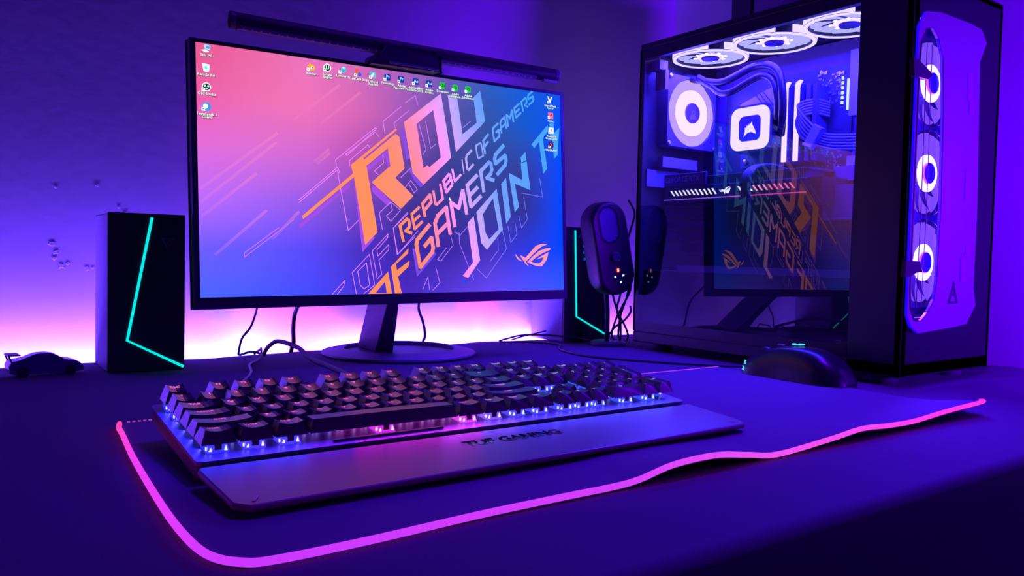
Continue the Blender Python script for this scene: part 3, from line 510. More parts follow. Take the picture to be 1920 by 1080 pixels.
def icon(kind, x, y, lab):
    s = MB(); k = 0.0052; W_ = (1, 1, 1)
    def fill(col, z): s.col = col; s.m = layer(z) @ T(x, y, 0)
    if kind == 'This PC':
        fill(S(160, 225, 255), 5); s.prism([(-.3 * k, .95 * k), (1 * k, .75 * k), (.9 * k, -.3 * k), (-.35 * k, -.1 * k)], 0, None); fill(S(225, 250, 255), 6); s.prism([(-1.1 * k, -.45 * k), (-.2 * k, -.2 * k), (.7 * k, -.6 * k), (-.1 * k, -.95 * k)], 0, None); fill(S(60, 170, 240), 6); s.prism([(0, .6 * k), (.8 * k, .5 * k), (.7 * k, 0), (0, .1 * k)], 0, None)
    elif kind == 'Recycle Bin':
        fill(S(215, 250, 250), 5); s.prism([(-.85 * k, .95 * k), (.85 * k, .8 * k), (.65 * k, -.8 * k), (0, -1 * k), (-.55 * k, -.8 * k)], 0, None); fill(S(130, 200, 235), 6); s.prism([(-.3 * k, .3 * k), (.3 * k, .3 * k), (.2 * k, -.3 * k), (-.2 * k, -.3 * k)], 0, None)
    elif kind in ('OBS Studio', 'Unreal\nEngine'):
        fill(W_, 5); s.disc(k, 0, 20); fill(S(0, 60, 40), 6); s.disc(.78 * k, 0, 20); fill(S(230, 255, 240), 7)
        if kind[0] == 'O':
            for a in range(3): s.disc(.24 * k, 0, 10, RZ(a * 2.09 + .5) @ T(.4 * k, 0, 0))
        else: s.text('U', 1.3 * k, I4, bold=0.03)
    elif kind.startswith('Team'): fill(S(60, 150, 225), 5); s.disc(k, 0, 20); fill(W_, 6); s.disc(.55 * k, 0, 16, T(-.2 * k, .1 * k, 0))
    elif kind == 'blender': fill(S(255, 180, 30), 5); s.disc(.72 * k, 0, 18, T(.25 * k, -.1 * k, 0)); s.prism([(-1 * k, .1 * k), (-.2 * k, .9 * k), (0, .75 * k), (.6 * k, .6 * k), (0, 0)], 0, None); fill(W_, 6); s.disc(.36 * k, 0, 12, T(.25 * k, -.1 * k, 0)); fill(S(40, 110, 190), 7); s.disc(.2 * k, 0, 12, T(.25 * k, -.1 * k, 0))
    elif kind.startswith('Lum'): fill(S(60, 190, 225), 5); s.prism([(-.3 * k, .6 * k), (.3 * k, .95 * k), (.9 * k, .5 * k), (.9 * k, -.4 * k), (.2 * k, -.8 * k), (-.4 * k, -.4 * k)], 0, None); fill(S(190, 240, 250), 6); s.prism([(-.2 * k, .5 * k), (.3 * k, .8 * k), (.8 * k, .5 * k), (.3 * k, .25 * k)], 0, None)
    elif kind.startswith('Free'): fill(S(240, 90, 40), 5); s.prism([(-.7 * k, 1 * k), (.3 * k, 1 * k), (.3 * k, .3 * k), (-.2 * k, .3 * k), (-.2 * k, -.6 * k), (-.7 * k, -.6 * k)], 0, None); fill(S(50, 90, 230), 6); s.disc(.5 * k, 0, 10, T(.4 * k, -.3 * k, 0))
    elif kind.startswith('DaV'): fill(S(60, 200, 230), 5); s.prism([(p[0] * k, p[1] * k) for p in rrect(-.8, .8, -.8, .8, .3, 3)], 0, None); fill(W_, 6); s.disc(.3 * k, 0, 10, T(-.25 * k, -.2 * k, 0)); s.disc(.25 * k, 0, 10, T(.1 * k, .3 * k, 0)); fill(S(255, 120, 80), 6); s.disc(.25 * k, 0, 10, T(.35 * k, -.25 * k, 0))
    elif lab in ('PH', 'PR', 'AE', 'AU', 'DN', 'SS', 'SP'):
        gr = lab in ('DN', 'SS', 'SP'); fill(S(20, 200, 60) if gr else S(10, 60, 170), 5); s.prism([(p[0] * k, p[1] * k) for p in rrect(-.85, .85, -.85, .85, .3, 3)], 0, None)
        fill(S(20, 60, 20) if gr else S(190, 225, 255), 6); s.text({'PH': 'Ps', 'PR': 'Pr', 'AE': 'Ae', 'AU': 'Au', 'DN': 'Dn', 'SS': 'Ss', 'SP': 'Pt'}[lab], 1.1 * k, T(.1 * k, .1 * k, 0), bold=0.02)
    elif kind.startswith('Grand'): fill(S(235, 245, 240), 5); s.text('V', 2.4 * k, I4, bold=0.05)
    elif kind.startswith('Forz'): fill(S(245, 110, 150), 5); s.box(-.9 * k, .9 * k, -.9 * k, .9 * k, 0, .00002); fill(S(190, 20, 60), 6); s.prism([(-.5 * k, -.2 * k), (.1 * k, .4 * k), (.6 * k, .4 * k), (.2 * k, -.2 * k)], 0, None)
    elif kind.startswith('Ass'): fill(S(245, 245, 245), 5); s.box(-.9 * k, .9 * k, -.9 * k, .9 * k, 0, .00002); fill(S(90, 90, 100), 6); s.text('A', 1.5 * k, I4)
    else: fill(S(70, 20, 90), 5); s.box(-.8 * k, .8 * k, -.8 * k, .8 * k, 0, .00002); fill(S(240, 80, 110), 6); s.text('V', 1.3 * k, I4, bold=0.04)
    if kind not in ('This PC', 'Recycle Bin'):
        fill(W_, 8); s.box(-1.1 * k, -.35 * k, -1 * k, -.25 * k, 0, .00002); fill(S(40, 110, 210), 9); s.prism([(-.9 * k, -.75 * k), (-.9 * k, -.55 * k), (-.55 * k, -.4 * k), (-.5 * k, -.6 * k)], 0, None)
    nl = kind.count('\n') + 1
    fill(S(20, 55, 40), 8); s.text(kind, 0.0043, T(0.0003, -.0086 - .0024 * (nl - 1) * 1.0, 0), bold=0.07)
    fill(S(235, 255, 240), 9); s.text(kind, 0.0043, T(0, -.0083 - .0024 * (nl - 1) * 1.0, 0), bold=0.02)
    return s.build('desktop_icon', scr_m, screen)
tops = iter([None, None, None, None, None, 'PH', 'PR', 'AE', 'AU', 'DN', 'SS', 'SP'])
for nme, p in SCR['icons']['left']: icon(nme, p[0] / 1000, p[1] / 1000, None)
for nme, p in SCR['icons']['top']: icon(nme, p[0] / 1000, p[1] / 1000, next(tops))
for nme, p in SCR['icons']['right']: icon(nme, p[0] / 1000, p[1] / 1000, None)
c0 = SCR['cursor']; mb = MB(); mb.m = layer(9) @ T(c0[0] / 1000, c0[1] / 1000, 0); mb.col = (1, 1, 1)
mb.prism([(-.0012, .0035), (-.0016, -.002), (-.0004, -.001), (.0004, -.0028), (.0012, -.0022), (.0006, -.0006), (.002, -.0004)], 0, None).build('mouse_pointer', scr_m, screen)
# stand
standm = mat('stand_plastic', (0.20, 0.14, 0.26), 0.40, spec=0.5)
colv = [(0.386, 0.500, 0.006), (0.388, 0.4415, 0.004), (0.4175, 0.4415, 0.004), (0.416, 0.500, 0.006), (0.369, 0.420, 0.098), (0.3685, 0.357, 0.098), (0.384, 0.357, 0.098), (0.385, 0.420, 0.098)]
MB().add(colv, [(3, 2, 1, 0), (4, 5, 6, 7), (0, 1, 5, 4), (1, 2, 6, 5), (2, 3, 7, 6), (3, 0, 4, 7)]).build('stand_column', standm, mon, bevel=0.0012)
MB().tube([(0.3858, 0.496, 0.014), (0.3852, 0.4445, 0.030)], 0.0005, 6).build('column_seam', black, mon)
BF = T(0.4235, 0.4335, 0)
pr_ = [(0.082, 0.0015), (0.113, 0.0015), (0.1145, 0.003), (0.1135, 0.0052), (0.086, 0.0108), (0.083, 0.0108), (0.0815, 0.009)]
MB().lathe(pr_, 96, BF, closed=True).build('stand_ring', standm, mon, smooth='auto')
MB().lathe([(0.0, 0.0022), (0.0815, 0.0022), (0.0815, 0.0048), (0.0, 0.0048)], 64, BF).build('stand_dish', black, mon, smooth='auto')
# light bar on top of the monitor
lb = thing('monitor_light_bar', 'long black light bar clamped above the top of monitor', 'light bar', T(0.37, 0.31, 0.39))
A_ = Vector((0.1435, 0.338, 0.4195)); B_ = Vector((0.6185, 0.318, 0.4215)); dd = (B_ - A_).normalized()
LF = Matrix.Translation(A_) @ dd.to_track_quat('X', 'Z').to_matrix().to_4x4()
Lb = (B_ - A_).length; RXm = Matrix(((0, 0, 1, 0), (1, 0, 0, 0), (0, 1, 0, 0), (0, 0, 0, 1)))   # polygon (y,z) swept along x
sec = [(0.0085 * math.cos(a), 0.0100 * math.sin(a)) for a in [math.radians(d_) for d_ in range(-60, 241, 20)]]
mb = MB(); mb.m = LF; mb.prism(sec, 0, Lb, RXm).build('bar_body', mat('bar_black', (0.02, 0.014, 0.03), 0.5), lb, smooth='auto')
mb = MB(); mb.m = LF; mb.prism([(-0.0060, -0.0100), (0.0048, -0.0100), (0.0044, -0.0086), (-0.0070, -0.0062)], 0.008, Lb - 0.04, RXm).build('diffuser', mat('bar_diffuser', (0.20, 0.16, 0.24), 0.18, spec=0.8), lb)
chips = []
for i in range(40):
    x = 0.014 + i * (Lb - 0.064) / 39
    if i == 0:
        mb = MB(); mb.box(-0.0010, 0.0010, -0.0008, 0.0008, 0, 0.0004); chip = mb.build('led_chip', mat('chip_white', (0.8, 0.75, 0.8), 0.3), lb, local=LF @ T(x, -0.0062, -0.0092) @ RX(0.9))
    else: inst(chip, LF @ T(x, -0.0062, -0.0092) @ RX(0.9), lb)
for x, c_ in ((0.0, 1), (Lb - 0.006, 1)):
    mb = MB(); mb.m = LF; mb.prism([(p[0] * 1.06, p[1] * 1.06) for p in sec], x, x + 0.006, RXm).build('end_cap', mat('cap_plum', (0.10, 0.06, 0.12), 0.4), lb)
mb = MB(); mb.m = LF; mb.prism(sec, Lb + 0.0, Lb + 0.002, RXm).box(Lb - 0.028, Lb - 0.004, -0.009, -0.002, -0.0125, -0.009).build('touch_button', mat('button_grey', (0.3, 0.35, 0.35), 0.3), lb)
mb = MB(); mb.m = LF
mb.prism([(0.196, 0.0), (0.264, 0.0), (0.2745, -0.006), (0.2755, -0.0245), (0.178, -0.0245), (0.186, -0.012)], -0.014, 0.010, RX(PI / 2)).build('clamp', black, lb, bevel=0.002)
mb = MB(); mb.m = LF; mb.box(0.198, 0.270, -0.0146, -0.013, -0.0240, -0.0215).build('clamp_pad', mat('clamp_rubber', (0.25, 0.27, 0.3), 0.3), lb)
mb = MB(); mb.m = LF; mb.box(0.19, 0.262, 0.026, 0.052, -0.060, -0.006).build('counterweight', black, lb, bevel=0.003)

# ------------------------------------------------------------------ speakers
teal = glow('teal_light', S(10, 238, 240), 1.0)
def speaker(m, label, w_, d_, h_, path, extra=None):
    s = thing('desktop_speaker', label, 'speaker', m, 'pair of desktop speakers beside the monitor')
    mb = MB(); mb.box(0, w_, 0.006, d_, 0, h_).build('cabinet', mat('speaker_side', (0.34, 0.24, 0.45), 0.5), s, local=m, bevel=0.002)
    mb = MB(); mb.box(-0.0005, w_ + 0.0005, 0, 0.006, 0, h_ + 0.0008).build('front_panel', black_soft, s, local=m, bevel=0.0015)
    mb = MB(); mb.tube([(x, -0.0003, z) for x, z in path], 0.0017, 8)
    mb.build('light_line', teal, s, local=m, label='glowing teal angular light line')
    return s
sp1 = speaker(T(0.0270, 0.411, 0), 'tall black speaker with teal light line left of the monitor', 0.0855, 0.100, 0.1905, [(0.0475, 0.1865), (0.0205, 0.0385), (0.0845, 0.0035)])
m1 = T(0.0270, 0.411, 0)
mb = MB(); mb.prism([(0.057, 0.163), (0.074, 0.163), (0.0655, 0.147)], 0, 0.0004, T(0, -0.0004, 0) @ RX(PI / 2), holes=[[(0.0605, 0.161), (0.0705, 0.161), (0.0655, 0.1515)]]).prism([(0.063, 0.1585), (0.068, 0.1585), (0.0655, 0.154)], 0, 0.0004, T(0, -0.0004, 0) @ RX(PI / 2)).build('badge', mat('badge_plum', (0.16, 0.07, 0.2), 0.4), sp1, local=m1)
m2 = T(0.7585, 0.4535, 0)
sp2 = speaker(m2, 'tall black speaker with teal light line between monitor and microphone', 0.104, 0.098, 0.2035, [(0.0190, 0.1985), (0.0265, 0.0455), (0.1010, 0.0095)])
for k, (x, z) in enumerate([(0.0395, 0.171), (0.0405, 0.160), (0.042, 0.148)]):
    mb = MB(); mb.lathe([(0.0012, 0), (0.0024, 0), (0.0024, 0.0006), (0.0012, 0.0006)], 16, T(x, -0.0004, z) @ RX(PI / 2), closed=True).build('indicator', glow('blue_dot', S(40, 90, 255), 0.7), sp2, local=m2)
mb = MB()
for k in range(3): mb.tube([(0.028 + k * .006, -0.0006, 0.186), (0.034 + k * .006, -0.0006, 0.194), (0.041 + k * 0.006, -0.0006, 0.1965)], 0.0006, 5)
mb.build('badge', mat('badge_grey', (0.3, 0.28, 0.35), 0.3), sp2, local=m2)

# ------------------------------------------------------------------ microphone
mic = thing('microphone', 'black pill shaped desktop microphone beside the computer', 'microphone', T(0.77, 0.36, 0))
MC = Vector((0.7685, 0.352, 0.1665))
# face looks to -Y and a little to the left, body leans
MFm = Matrix.Translation(MC) @ RZ(-0.20) @ RY(-0.215) @ RX(PI / 2)      # XY = face, +Z to the viewer
mb = MB(); prof2 = rrect(-0.0345, 0.0345, -0.078, 0.078, 0.0335, 10); n = len(prof2); vs = []
for z, k in ((-0.034, 0.80), (-0.030, 0.93), (-0.022, 1.0), (0.004, 1.0), (0.010, 0.955), (0.0125, 0.88)):
    vs += [(p[0] * k, p[1] * (1 - (1 - k) * 0.5), z) for p in prof2]
fs = []
for r_ in range(5):
    for i in range(n): fs.append((r_ * n + i, r_ * n + (i + 1) % n, (r_ + 1) * n + (i + 1) % n, (r_ + 1) * n + i))
fs += [tuple(reversed(range(n))), tuple(range(5 * n, 6 * n))]
mb.m = MFm; mb.add(vs, fs).build('mic_body', mat('mic_black', (0.012, 0.009, 0.018), 0.36), mic, smooth='auto')
mb = MB(); mb.m = MFm @ T(-0.003, 0.040, 0.0125); ov = rrect(-0.0185, 0.0185, -0.031, 0.031, 0.018, 8); mb.prism(ov, 0, 0.0012, holes=[[(p[0] * 0.86, p[1] * 0.9) for p in ov]]).build('window_rim', blackg, mic)
mb = MB(); mb.m = MFm @ T(-0.003, 0.040, 0.0125); mb.prism([(p[0] * 0.86, p[1] * 0.9) for p in ov], 0, 0.0006).build('grille_window', mat('mic_window', (0.05, 0.05, 0.14), 0.25), mic, label='glossy bluish oval window')
mb = MB(); mb.m = MFm @ T(-0.001, -0.014, 0.0125); mb.lathe([(0, 0.006), (0.0075, 0.006), (0.0085, 0.0045), (0.0085, 0)], 24).build('knob', black_soft, mic, smooth='auto')
mb = MB(); mb.m = MFm @ T(-0.001, -0.014, 0.0125); mb.box(0.002, 0.0045, -0.007, -0.006, 0.0058, 0.0062).build('knob_mark', mat('knob_mark_gold', (0.5, 0.35, 0.15), 0.3), mic)
for nm, x, y, c, s_ in (('red_light', 0.0010, -0.0365, S(255, 170, 120), 1.6), ('status_light', -0.0062, -0.0465, S(190, 235, 255), 1.3), ('status_light', 0.0095, -0.0470, S(190, 245, 255), 1.3), ('status_light', 0.0030, -0.0570, S(170, 235, 255), 1.3)):
    mb = MB(); mb.m = MFm @ T(x, y, 0.0125); mb.box(-0.0017, 0.0017, -0.0024 if nm[0] == 'r' else -0.0015, 0.0024 if nm[0] == 'r' else 0.0015, 0, 0.0006).build('status_light', glow('mic_' + nm, c, s_), mic, label='orange status light' if nm[0] == 'r' else None)
    mb = MB(); mb.m = MFm @ T(x, y, 0.0124)
    if nm[0] == 'r': mb.lathe([(0, 0.0003), (0.0045, 0.0003)], 20).build('light_surround', mat('mic_red_rim', (0.5, 0.05, 0.02), 0.4, emit=(0.8, 0.05, 0.01), es=0.25), mic)
MB().tube(spline([(0.785, 0.378, 0.10), (0.797, 0.386, 0.06), (0.802, 0.390, 0.008)], 5), 0.0045, 10).build('stem', black, mic, smooth=True)
MB().lathe([(0, 0.007), (0.026, 0.007), (0.030, 0.004), (0.030, 0.0), (0, 0)], 32, T(0.806, 0.392, 0.001)).build('foot', mat('mic_foot', (0.12, 0.09, 0.14), 0.45), mic, smooth='auto')

# ------------------------------------------------------------------ cables
def cable(pts, r, label, m_=black, group=None, n=7):
    return tag(MB().tube(spline(pts, n), r, 8).build('cable', m_, smooth=True), label, 'cable', group)
cable([(0.232, 0.445, 0.13), (0.229, 0.485, 0.078), (0.2275, 0.500, 0.055), (0.2215, 0.500, 0.040), (0.2105, 0.500, 0.026), (0.2065, 0.501, 0.008), (0.207, 0.499, 0.003), (0.217, 0.478, 0.009), (0.226, 0.462, 0.006), (0.213, 0.440, 0.002), (0.19, 0.40, 0.0022), (0.17, 0.33, 0.0022), (0.13, 0.24, 0.0022), (0.10, 0.15, 0.0022), (0.098, 0.095, 0.004), (0.10, 0.045, 0.005)], 0.0017, 'thin black lead from left part of monitor bottom down behind the keyboard')
cable([(0.292, 0.445, 0.12), (0.289, 0.485, 0.078), (0.2865, 0.500, 0.058), (0.2845, 0.500, 0.036), (0.2855, 0.501, 0.016), (0.2860, 0.512, 0.003), (0.286, 0.524, -0.03), (0.286, 0.526, -0.12)], 0.0032, 'thick black monitor cable dropping straight over the desk edge')
cable([(0.482, 0.44, 0.12), (0.488, 0.485, 0.082), (0.492, 0.500, 0.062), (0.5005, 0.500, 0.040), (0.5050, 0.501, 0.018), (0.506, 0.512, 0.003), (0.506, 0.524, -0.03), (0.506, 0.526, -0.12)], 0.0022, 'black monitor cable dropping right of the stand column')
cable([(0.245, 0.524, -0.05), (0.243, 0.516, 0.004), (0.238, 0.505, 0.0075), (0.232, 0.497, 0.007), (0.226, 0.495, 0.003)], 0.0018, 'short black cable loop curling over the desk edge')
cable([(0.655, 0.505, 0.0025), (0.675, 0.505, 0.0065), (0.70, 0.500, 0.011), (0.735, 0.48, 0.012), (0.77, 0.44, 0.010), (0.79, 0.405, 0.004)], 0.0016, 'thin black cable arching over desk edge to right speaker')
cable([(0.685, 0.510, 0.0025), (0.70, 0.502, 0.008), (0.725, 0.497, 0.013), (0.748, 0.492, 0.018)], 0.0013, 'short thin cable rising into left side of right speaker')
cx = [([(0.868, 0.415, 0.255), (0.869, 0.40, 0.231), (0.858, 0.40, 0.195), (0.851, 0.40, 0.165), (0.860, 0.40, 0.13), (0.858, 0.40, 0.09), (0.842, 0.40, 0.05), (0.838, 0.40, 0.018), (0.842, 0.40, 0.003)], 'black cable hanging in a bow beside the microphone, highest of the tangle'),
      ([(0.872, 0.41, 0.12), (0.864, 0.40, 0.095), (0.845, 0.40, 0.065), (0.832, 0.40, 0.045), (0.822, 0.40, 0.015), (0.83, 0.39, 0.003)], 'black cable slanting left below the microphone'),
      ([(0.875, 0.41, 0.065), (0.866, 0.40, 0.055), (0.85, 0.40, 0.040), (0.83, 0.40, 0.030), (0.815, 0.40, 0.015), (0.812, 0.398, 0.003)], 'black cable near the desk between speaker and computer'),
      ([(0.822, 0.405, 0.10), (0.829, 0.405, 0.08), (0.840, 0.405, 0.055), (0.855, 0.405, 0.035), (0.866, 0.405, 0.015), (0.868, 0.41, 0.003)], 'black cable crossing right below the microphone'),
      ([(0.845, 0.41, 0.12), (0.850, 0.41, 0.09), (0.842, 0.41, 0.06), (0.852, 0.41, 0.035), (0.848, 0.405, 0.003)], 'thin black cable falling straight behind the microphone')]
for p_, l_ in cx: cable(p_, 0.0019, l_)
cable([(0.742, 0.040, 0.010), (0.748, 0.08, 0.0055), (0.735, 0.13, 0.0025), (0.70, 0.19, 0.0018), (0.66, 0.27, 0.0018), (0.675, 0.36, 0.0018), (0.72, 0.42, 0.0018), (0.70, 0.47, 0.0018), (0.65, 0.495, 0.002)], 0.0016, 'long thin black mouse cable crossing the desk cloth')

# ------------------------------------------------------------------ mouse
ms = thing('computer_mouse', 'black gaming mouse with blue lights on the mouse pad', 'mouse', T(0.748, -0.03, 0.0028))
def mz(y, h):   # crown height along the body
    return ramp([(-0.098, (0.004,)), (-0.092, (0.016,)), (-0.078, (0.030,)), (-0.060, (0.0385,)), (-0.035, (0.0425,)), (-0.005, (0.0405,)), (0.020, (0.033,)), (0.036, (0.0255,)), (0.046, (0.018,)), (0.050, (0.009,))], y)[0]
def mw(y): return ramp([(-0.098, (0.012,)), (-0.090, (0.024,)), (-0.070, (0.0325,)), (-0.040, (0.0315,)), (-0.005, (0.0285,)), (0.025, (0.030,)), (0.042, (0.027,)), (0.050, (0.018,))], y)[0]
ysl = [-0.098, -0.0955, -0.090, -0.082, -0.070, -0.055, -0.040, -0.020, 0.0, 0.015, 0.028, 0.038, 0.045, 0.050]; K = 15; vs = []; fs = []
for y in ysl:
    for k in range(K):
        a = PI * k / (K - 1); c_, s_ = math.cos(a), math.sin(a); sgn = 1 if c_ > 0 else -1
        x = mw(y) * sgn * abs(c_) ** 0.62 * (1 - 0.18 * abs(s_) * abs(c_)); z = mz(y, 0) * abs(s_) ** 0.72
        vs.append((0.750 + x + 0.10 * 0, y, 0.0032 + z))
for i in range(len(ysl) - 1):
    for k in range(K - 1): fs.append((i * K + k, (i + 1) * K + k, (i + 1) * K + k + 1, i * K + k + 1))
fs += [tuple(range(K)), tuple((len(ysl) - 1) * K + k for k in reversed(range(K)))]
o = MB().add(vs, fs).build('shell', mat('mouse_black', (0.012, 0.009, 0.016), 0.32), ms, smooth=True); sm_ = o.modifiers.new('s', 'SUBSURF'); sm_.levels = 1; sm_.render_levels = 2
lightc = glow('mouse_light', S(90, 210, 255), 1.25)
mb = MB(); mg = T(0.748, -0.024, 0.0466) @ RZ(0.5)
mb.m = mg; arc = [(0.0072 * math.cos(a), 0.0072 * math.sin(a)) for a in [math.radians(d_) for d_ in range(30, 341, 15)]]
mb.tube([(x, y, 0) for x, y in arc] + [(0.0072, -0.0008, 0), (0.0015, -0.0008, 0)], 0.0011, 6, flat=0.6).build('logo_light', lightc, ms, label='glowing light blue round logo')
for k, (y, z) in enumerate([(0.036, 0.0105), (0.0385, 0.0105), (0.041, 0.0105), (0.0345, 0.0185), (0.037, 0.0185)]):
    x = 0.7195 + (0.0015 if z > 0.015 else 0) + max(0, (y - 0.036)) * 0.9
    mb = MB(); mb.m = T(x, y, z) @ RZ(0.45); mb.tube([(0, 0.001, -0.0026), (0, -0.0002, 0), (0, 0.0008, 0.0026)], 0.00055, 6).build('side_light', lightc, ms)
MB().tube([(0.7495, 0.012, 0.0385), (0.7495, 0.030, 0.032), (0.7495, 0.046, 0.0215)], 0.0006, 6).build('button_split', black_soft, ms)
mb = MB(); mb.lathe([(0, -0.0035), (0.0085, -0.0035), (0.0095, -0.002), (0.0095, 0.002), (0.0085, 0.0035), (0, 0.0035)], 24, T(0.7495, 0.0235, 0.0290) @ RY(PI / 2)).build('scroll_wheel', mat('wheel_rubber', (0.05, 0.04, 0.06), 0.5), ms, smooth='auto')
MB().box(0.7495 - 0.002, 0.7495 + 0.002, -0.002, 0.006, 0.0425, 0.0440).build('dpi_button', mat('dpi_pink', (0.8, 0.4, 0.6), 0.2), ms)

# ------------------------------------------------------------------ toy cars
def car(m, label, c):
    t = thing('toy_car', label, 'toy car', m, 'toy cars at the left edge of the desk')
    side = [(-0.037, 0.006), (-0.0375, 0.014), (-0.0355, 0.0185), (-0.028, 0.0195), (-0.021, 0.0215), (-0.010, 0.0258), (0.001, 0.0262), (0.009, 0.0245), (0.018, 0.0185), (0.028, 0.0168), (0.0335, 0.0145), (0.037, 0.010), (0.037, 0.005), (0.026, 0.0035), (-0.030, 0.0035)]
    n = len(side); vs = []
    for y, k in ((-0.0150, 0.86), (-0.0135, 1.0), (0.0135, 1.0), (0.0150, 0.86)):
        for x, z in side:
            tuck = 0.65 if z > 0.0195 else 1.0
            vs.append((x, y * tuck, 0.0035 + (z - 0.0035) * (k if z > 0.0195 or k == 1 else k)))
    fs = []
    for r_ in range(3):
        for i in range(n): fs.append((r_ * n + i, r_ * n + (i + 1) % n, (r_ + 1) * n + (i + 1) % n, (r_ + 1) * n + i))
    fs += [tuple(reversed(range(n))), tuple(range(3 * n, 4 * n))]
    mb = MB(); mb.m = m; mb.add(vs, fs).build('body', mat('toy_paint_' + c, {'blue': (0.09, 0.08, 0.22), 'plum': (0.14, 0.06, 0.2)}[c], 0.22, coat=1), t, smooth='auto')
    for y in (-0.0116, 0.0106):
        mb = MB(); mb.m = m; mb.prism([(-0.013, 0.0205), (-0.008, 0.0238), (0.000, 0.0243), (0.007, 0.0232), (0.013, 0.0195)], 0, 0.001, T(0, y + 0.001, 0) @ RX(PI / 2)).build('side_window', mat('toy_glass', (0.22, 0.18, 0.35), 0.08), t)
    mb = MB(); mb.m = m; mb.prism([(-0.0385, 0.0245), (-0.0375, 0.0262), (-0.026, 0.0258), (-0.0255, 0.0246)], -0.013, 0.013, RX(PI / 2)).prism([(-0.036, 0.018), (-0.0385, 0.0255), (-0.0365, 0.0255), (-0.034, 0.018)], -0.012, -0.0105, RX(PI / 2)).prism([(-0.036, 0.018), (-0.0385, 0.0255), (-0.0365, 0.0255), (-0.034, 0.018)], 0.0105, 0.012, RX(PI / 2)).build('rear_wing', black, t)
    for x in (-0.024, 0.0235):
        for y in (-0.0152, 0.0112):
            mb = MB(); mb.lathe([(0, 0), (0.0058, 0), (0.0064, 0.0008), (0.0064, 0.0034), (0.0058, 0.004), (0, 0.004)], 18, m @ T(x, y + 0.004, 0.0064) @ RX(PI / 2)).build('wheel', black_soft, t, smooth='auto')
    return t
car(T(-0.036, 0.432, 0.0005) @ RZ(0.10), 'small blue toy sports car with rear wing left of the speaker', 'blue')
car(T(-0.118, 0.425, 0.0005) @ RZ(0.02), 'plum toy car cut off by the left edge of the picture', 'plum')
# ------------------------------------------------------------------ desktop computer
X0, X1, Y0, Y1, ZT = 0.813, 1.042, -0.121, 0.339, 0.506
pc = thing('computer_case', 'tall black computer with glass side and glowing fans', 'computer', T(0.93, 0.11, 0))
steel = mat('case_steel', (0.030, 0.026, 0.040), 0.45, 0.2); inner = mat('case_inner', (0.18, 0.07, 0.36), 0.5, 0.1); white_l = glow('fan_white', (0.80, 0.85, 1.0), 3.0)
blue_l = glow('fan_blue', (0.10, 0.12, 1.0), 1.2)
P_ = lambda n_, m_, *b_, **k_: MB().box(*b_).build(n_, m_, pc, **k_)
P_('top_panel', steel, X0, X1, Y0, Y1, ZT - 0.010, ZT, bevel=0.002)
P_('bottom_panel', steel, X0, X1, Y0, Y1, 0.012, 0.030, bevel=0.002)
P_('right_panel', steel, X1 - 0.006, X1, Y0, Y1, 0.012, ZT - 0.010)
mb = MB(); RM = Matrix(((1, 0, 0, 0), (0, 0, 1, 0), (0, 1, 0, 0), (0, 0, 0, 1)))   # polygon (x,z), thickness along y
mb.prism([(X0, 0.03), (X1 - 0.006, 0.03), (X1 - 0.006, ZT - 0.01), (X0, ZT - 0.01)], Y1 - 0.004, Y1, RM, holes=[[(0.914 + 0.058 * math.cos(2 * PI * i / 28), 0.402 + 0.058 * math.sin(2 * PI * i / 28)) for i in range(28)]]).build('rear_panel', steel, pc)
P_('side_rail', steel, X0, X0 + 0.010, -0.051, Y1, 0.480, ZT - 0.010)
P_('side_rail', steel, X0, X0 + 0.010, -0.051, Y1, 0.030, 0.046)
P_('rear_pillar', steel, X0, X0 + 0.010, 0.328, Y1, 0.046, 0.480)
P_('front_side_panel', mat('case_side', (0.030, 0.026, 0.045), 0.35), X0, X0 + 0.012, Y0, -0.051, 0.012, ZT - 0.010, bevel=0.001)
P_('motherboard_tray', inner, 0.998, 1.002, -0.06, Y1 - 0.004, 0.13, ZT - 0.012)
P_('fan_bulkhead', inner, X0 + 0.012, X1 - 0.006, -0.062, -0.058, 0.03, ZT - 0.012)
for x in (0.835, 1.0):
    for y in (-0.09, 0.29): MB().lathe([(0, 0), (0.014, 0), (0.016, 0.004), (0.016, 0.012), (0, 0.012)], 20, T(x, y, 0.0005)).build('case_foot', black_soft, pc)
# shroud with bright lip
P_('power_shroud', mat('shroud', (0.07, 0.06, 0.10), 0.5), X0 + 0.012, 0.998, -0.055, Y1 - 0.006, 0.030, 0.132)
P_('shroud_lip', mat('shroud_lip', (0.35, 0.3, 0.6), 0.4), X0 + 0.0115, X0 + 0.016, -0.050, 0.255, 0.1315, 0.1415)
# rear slots and drive bay details on the left
for k in range(5):
    P_('slot_cover', inner, 0.875, 0.985, Y1 - 0.010, Y1 - 0.006, 0.165 + k * 0.020, 0.180 + k * 0.020)
P_('io_cover', mat('io_grey', (0.35, 0.32, 0.5), 0.4), 0.845, 0.93, 0.312, 0.322, 0.305, 0.322)
P_('io_cover', mat('io_grey2', (0.30, 0.26, 0.5), 0.4), 0.822, 0.90, 0.325, 0.330, 0.272, 0.300)
P_('hinge_bracket', mat('io_grey', (0.3, 0.3, 0.5), 0.4), X0 + 0.012, X0 + 0.030, 0.305, 0.329, 0.462, 0.478)
P_('hinge_bracket', mat('io_grey', (0.3, 0.3, 0.5), 0.4), X0 + 0.020, X0 + 0.028, 0.300, 0.322, 0.430, 0.462)

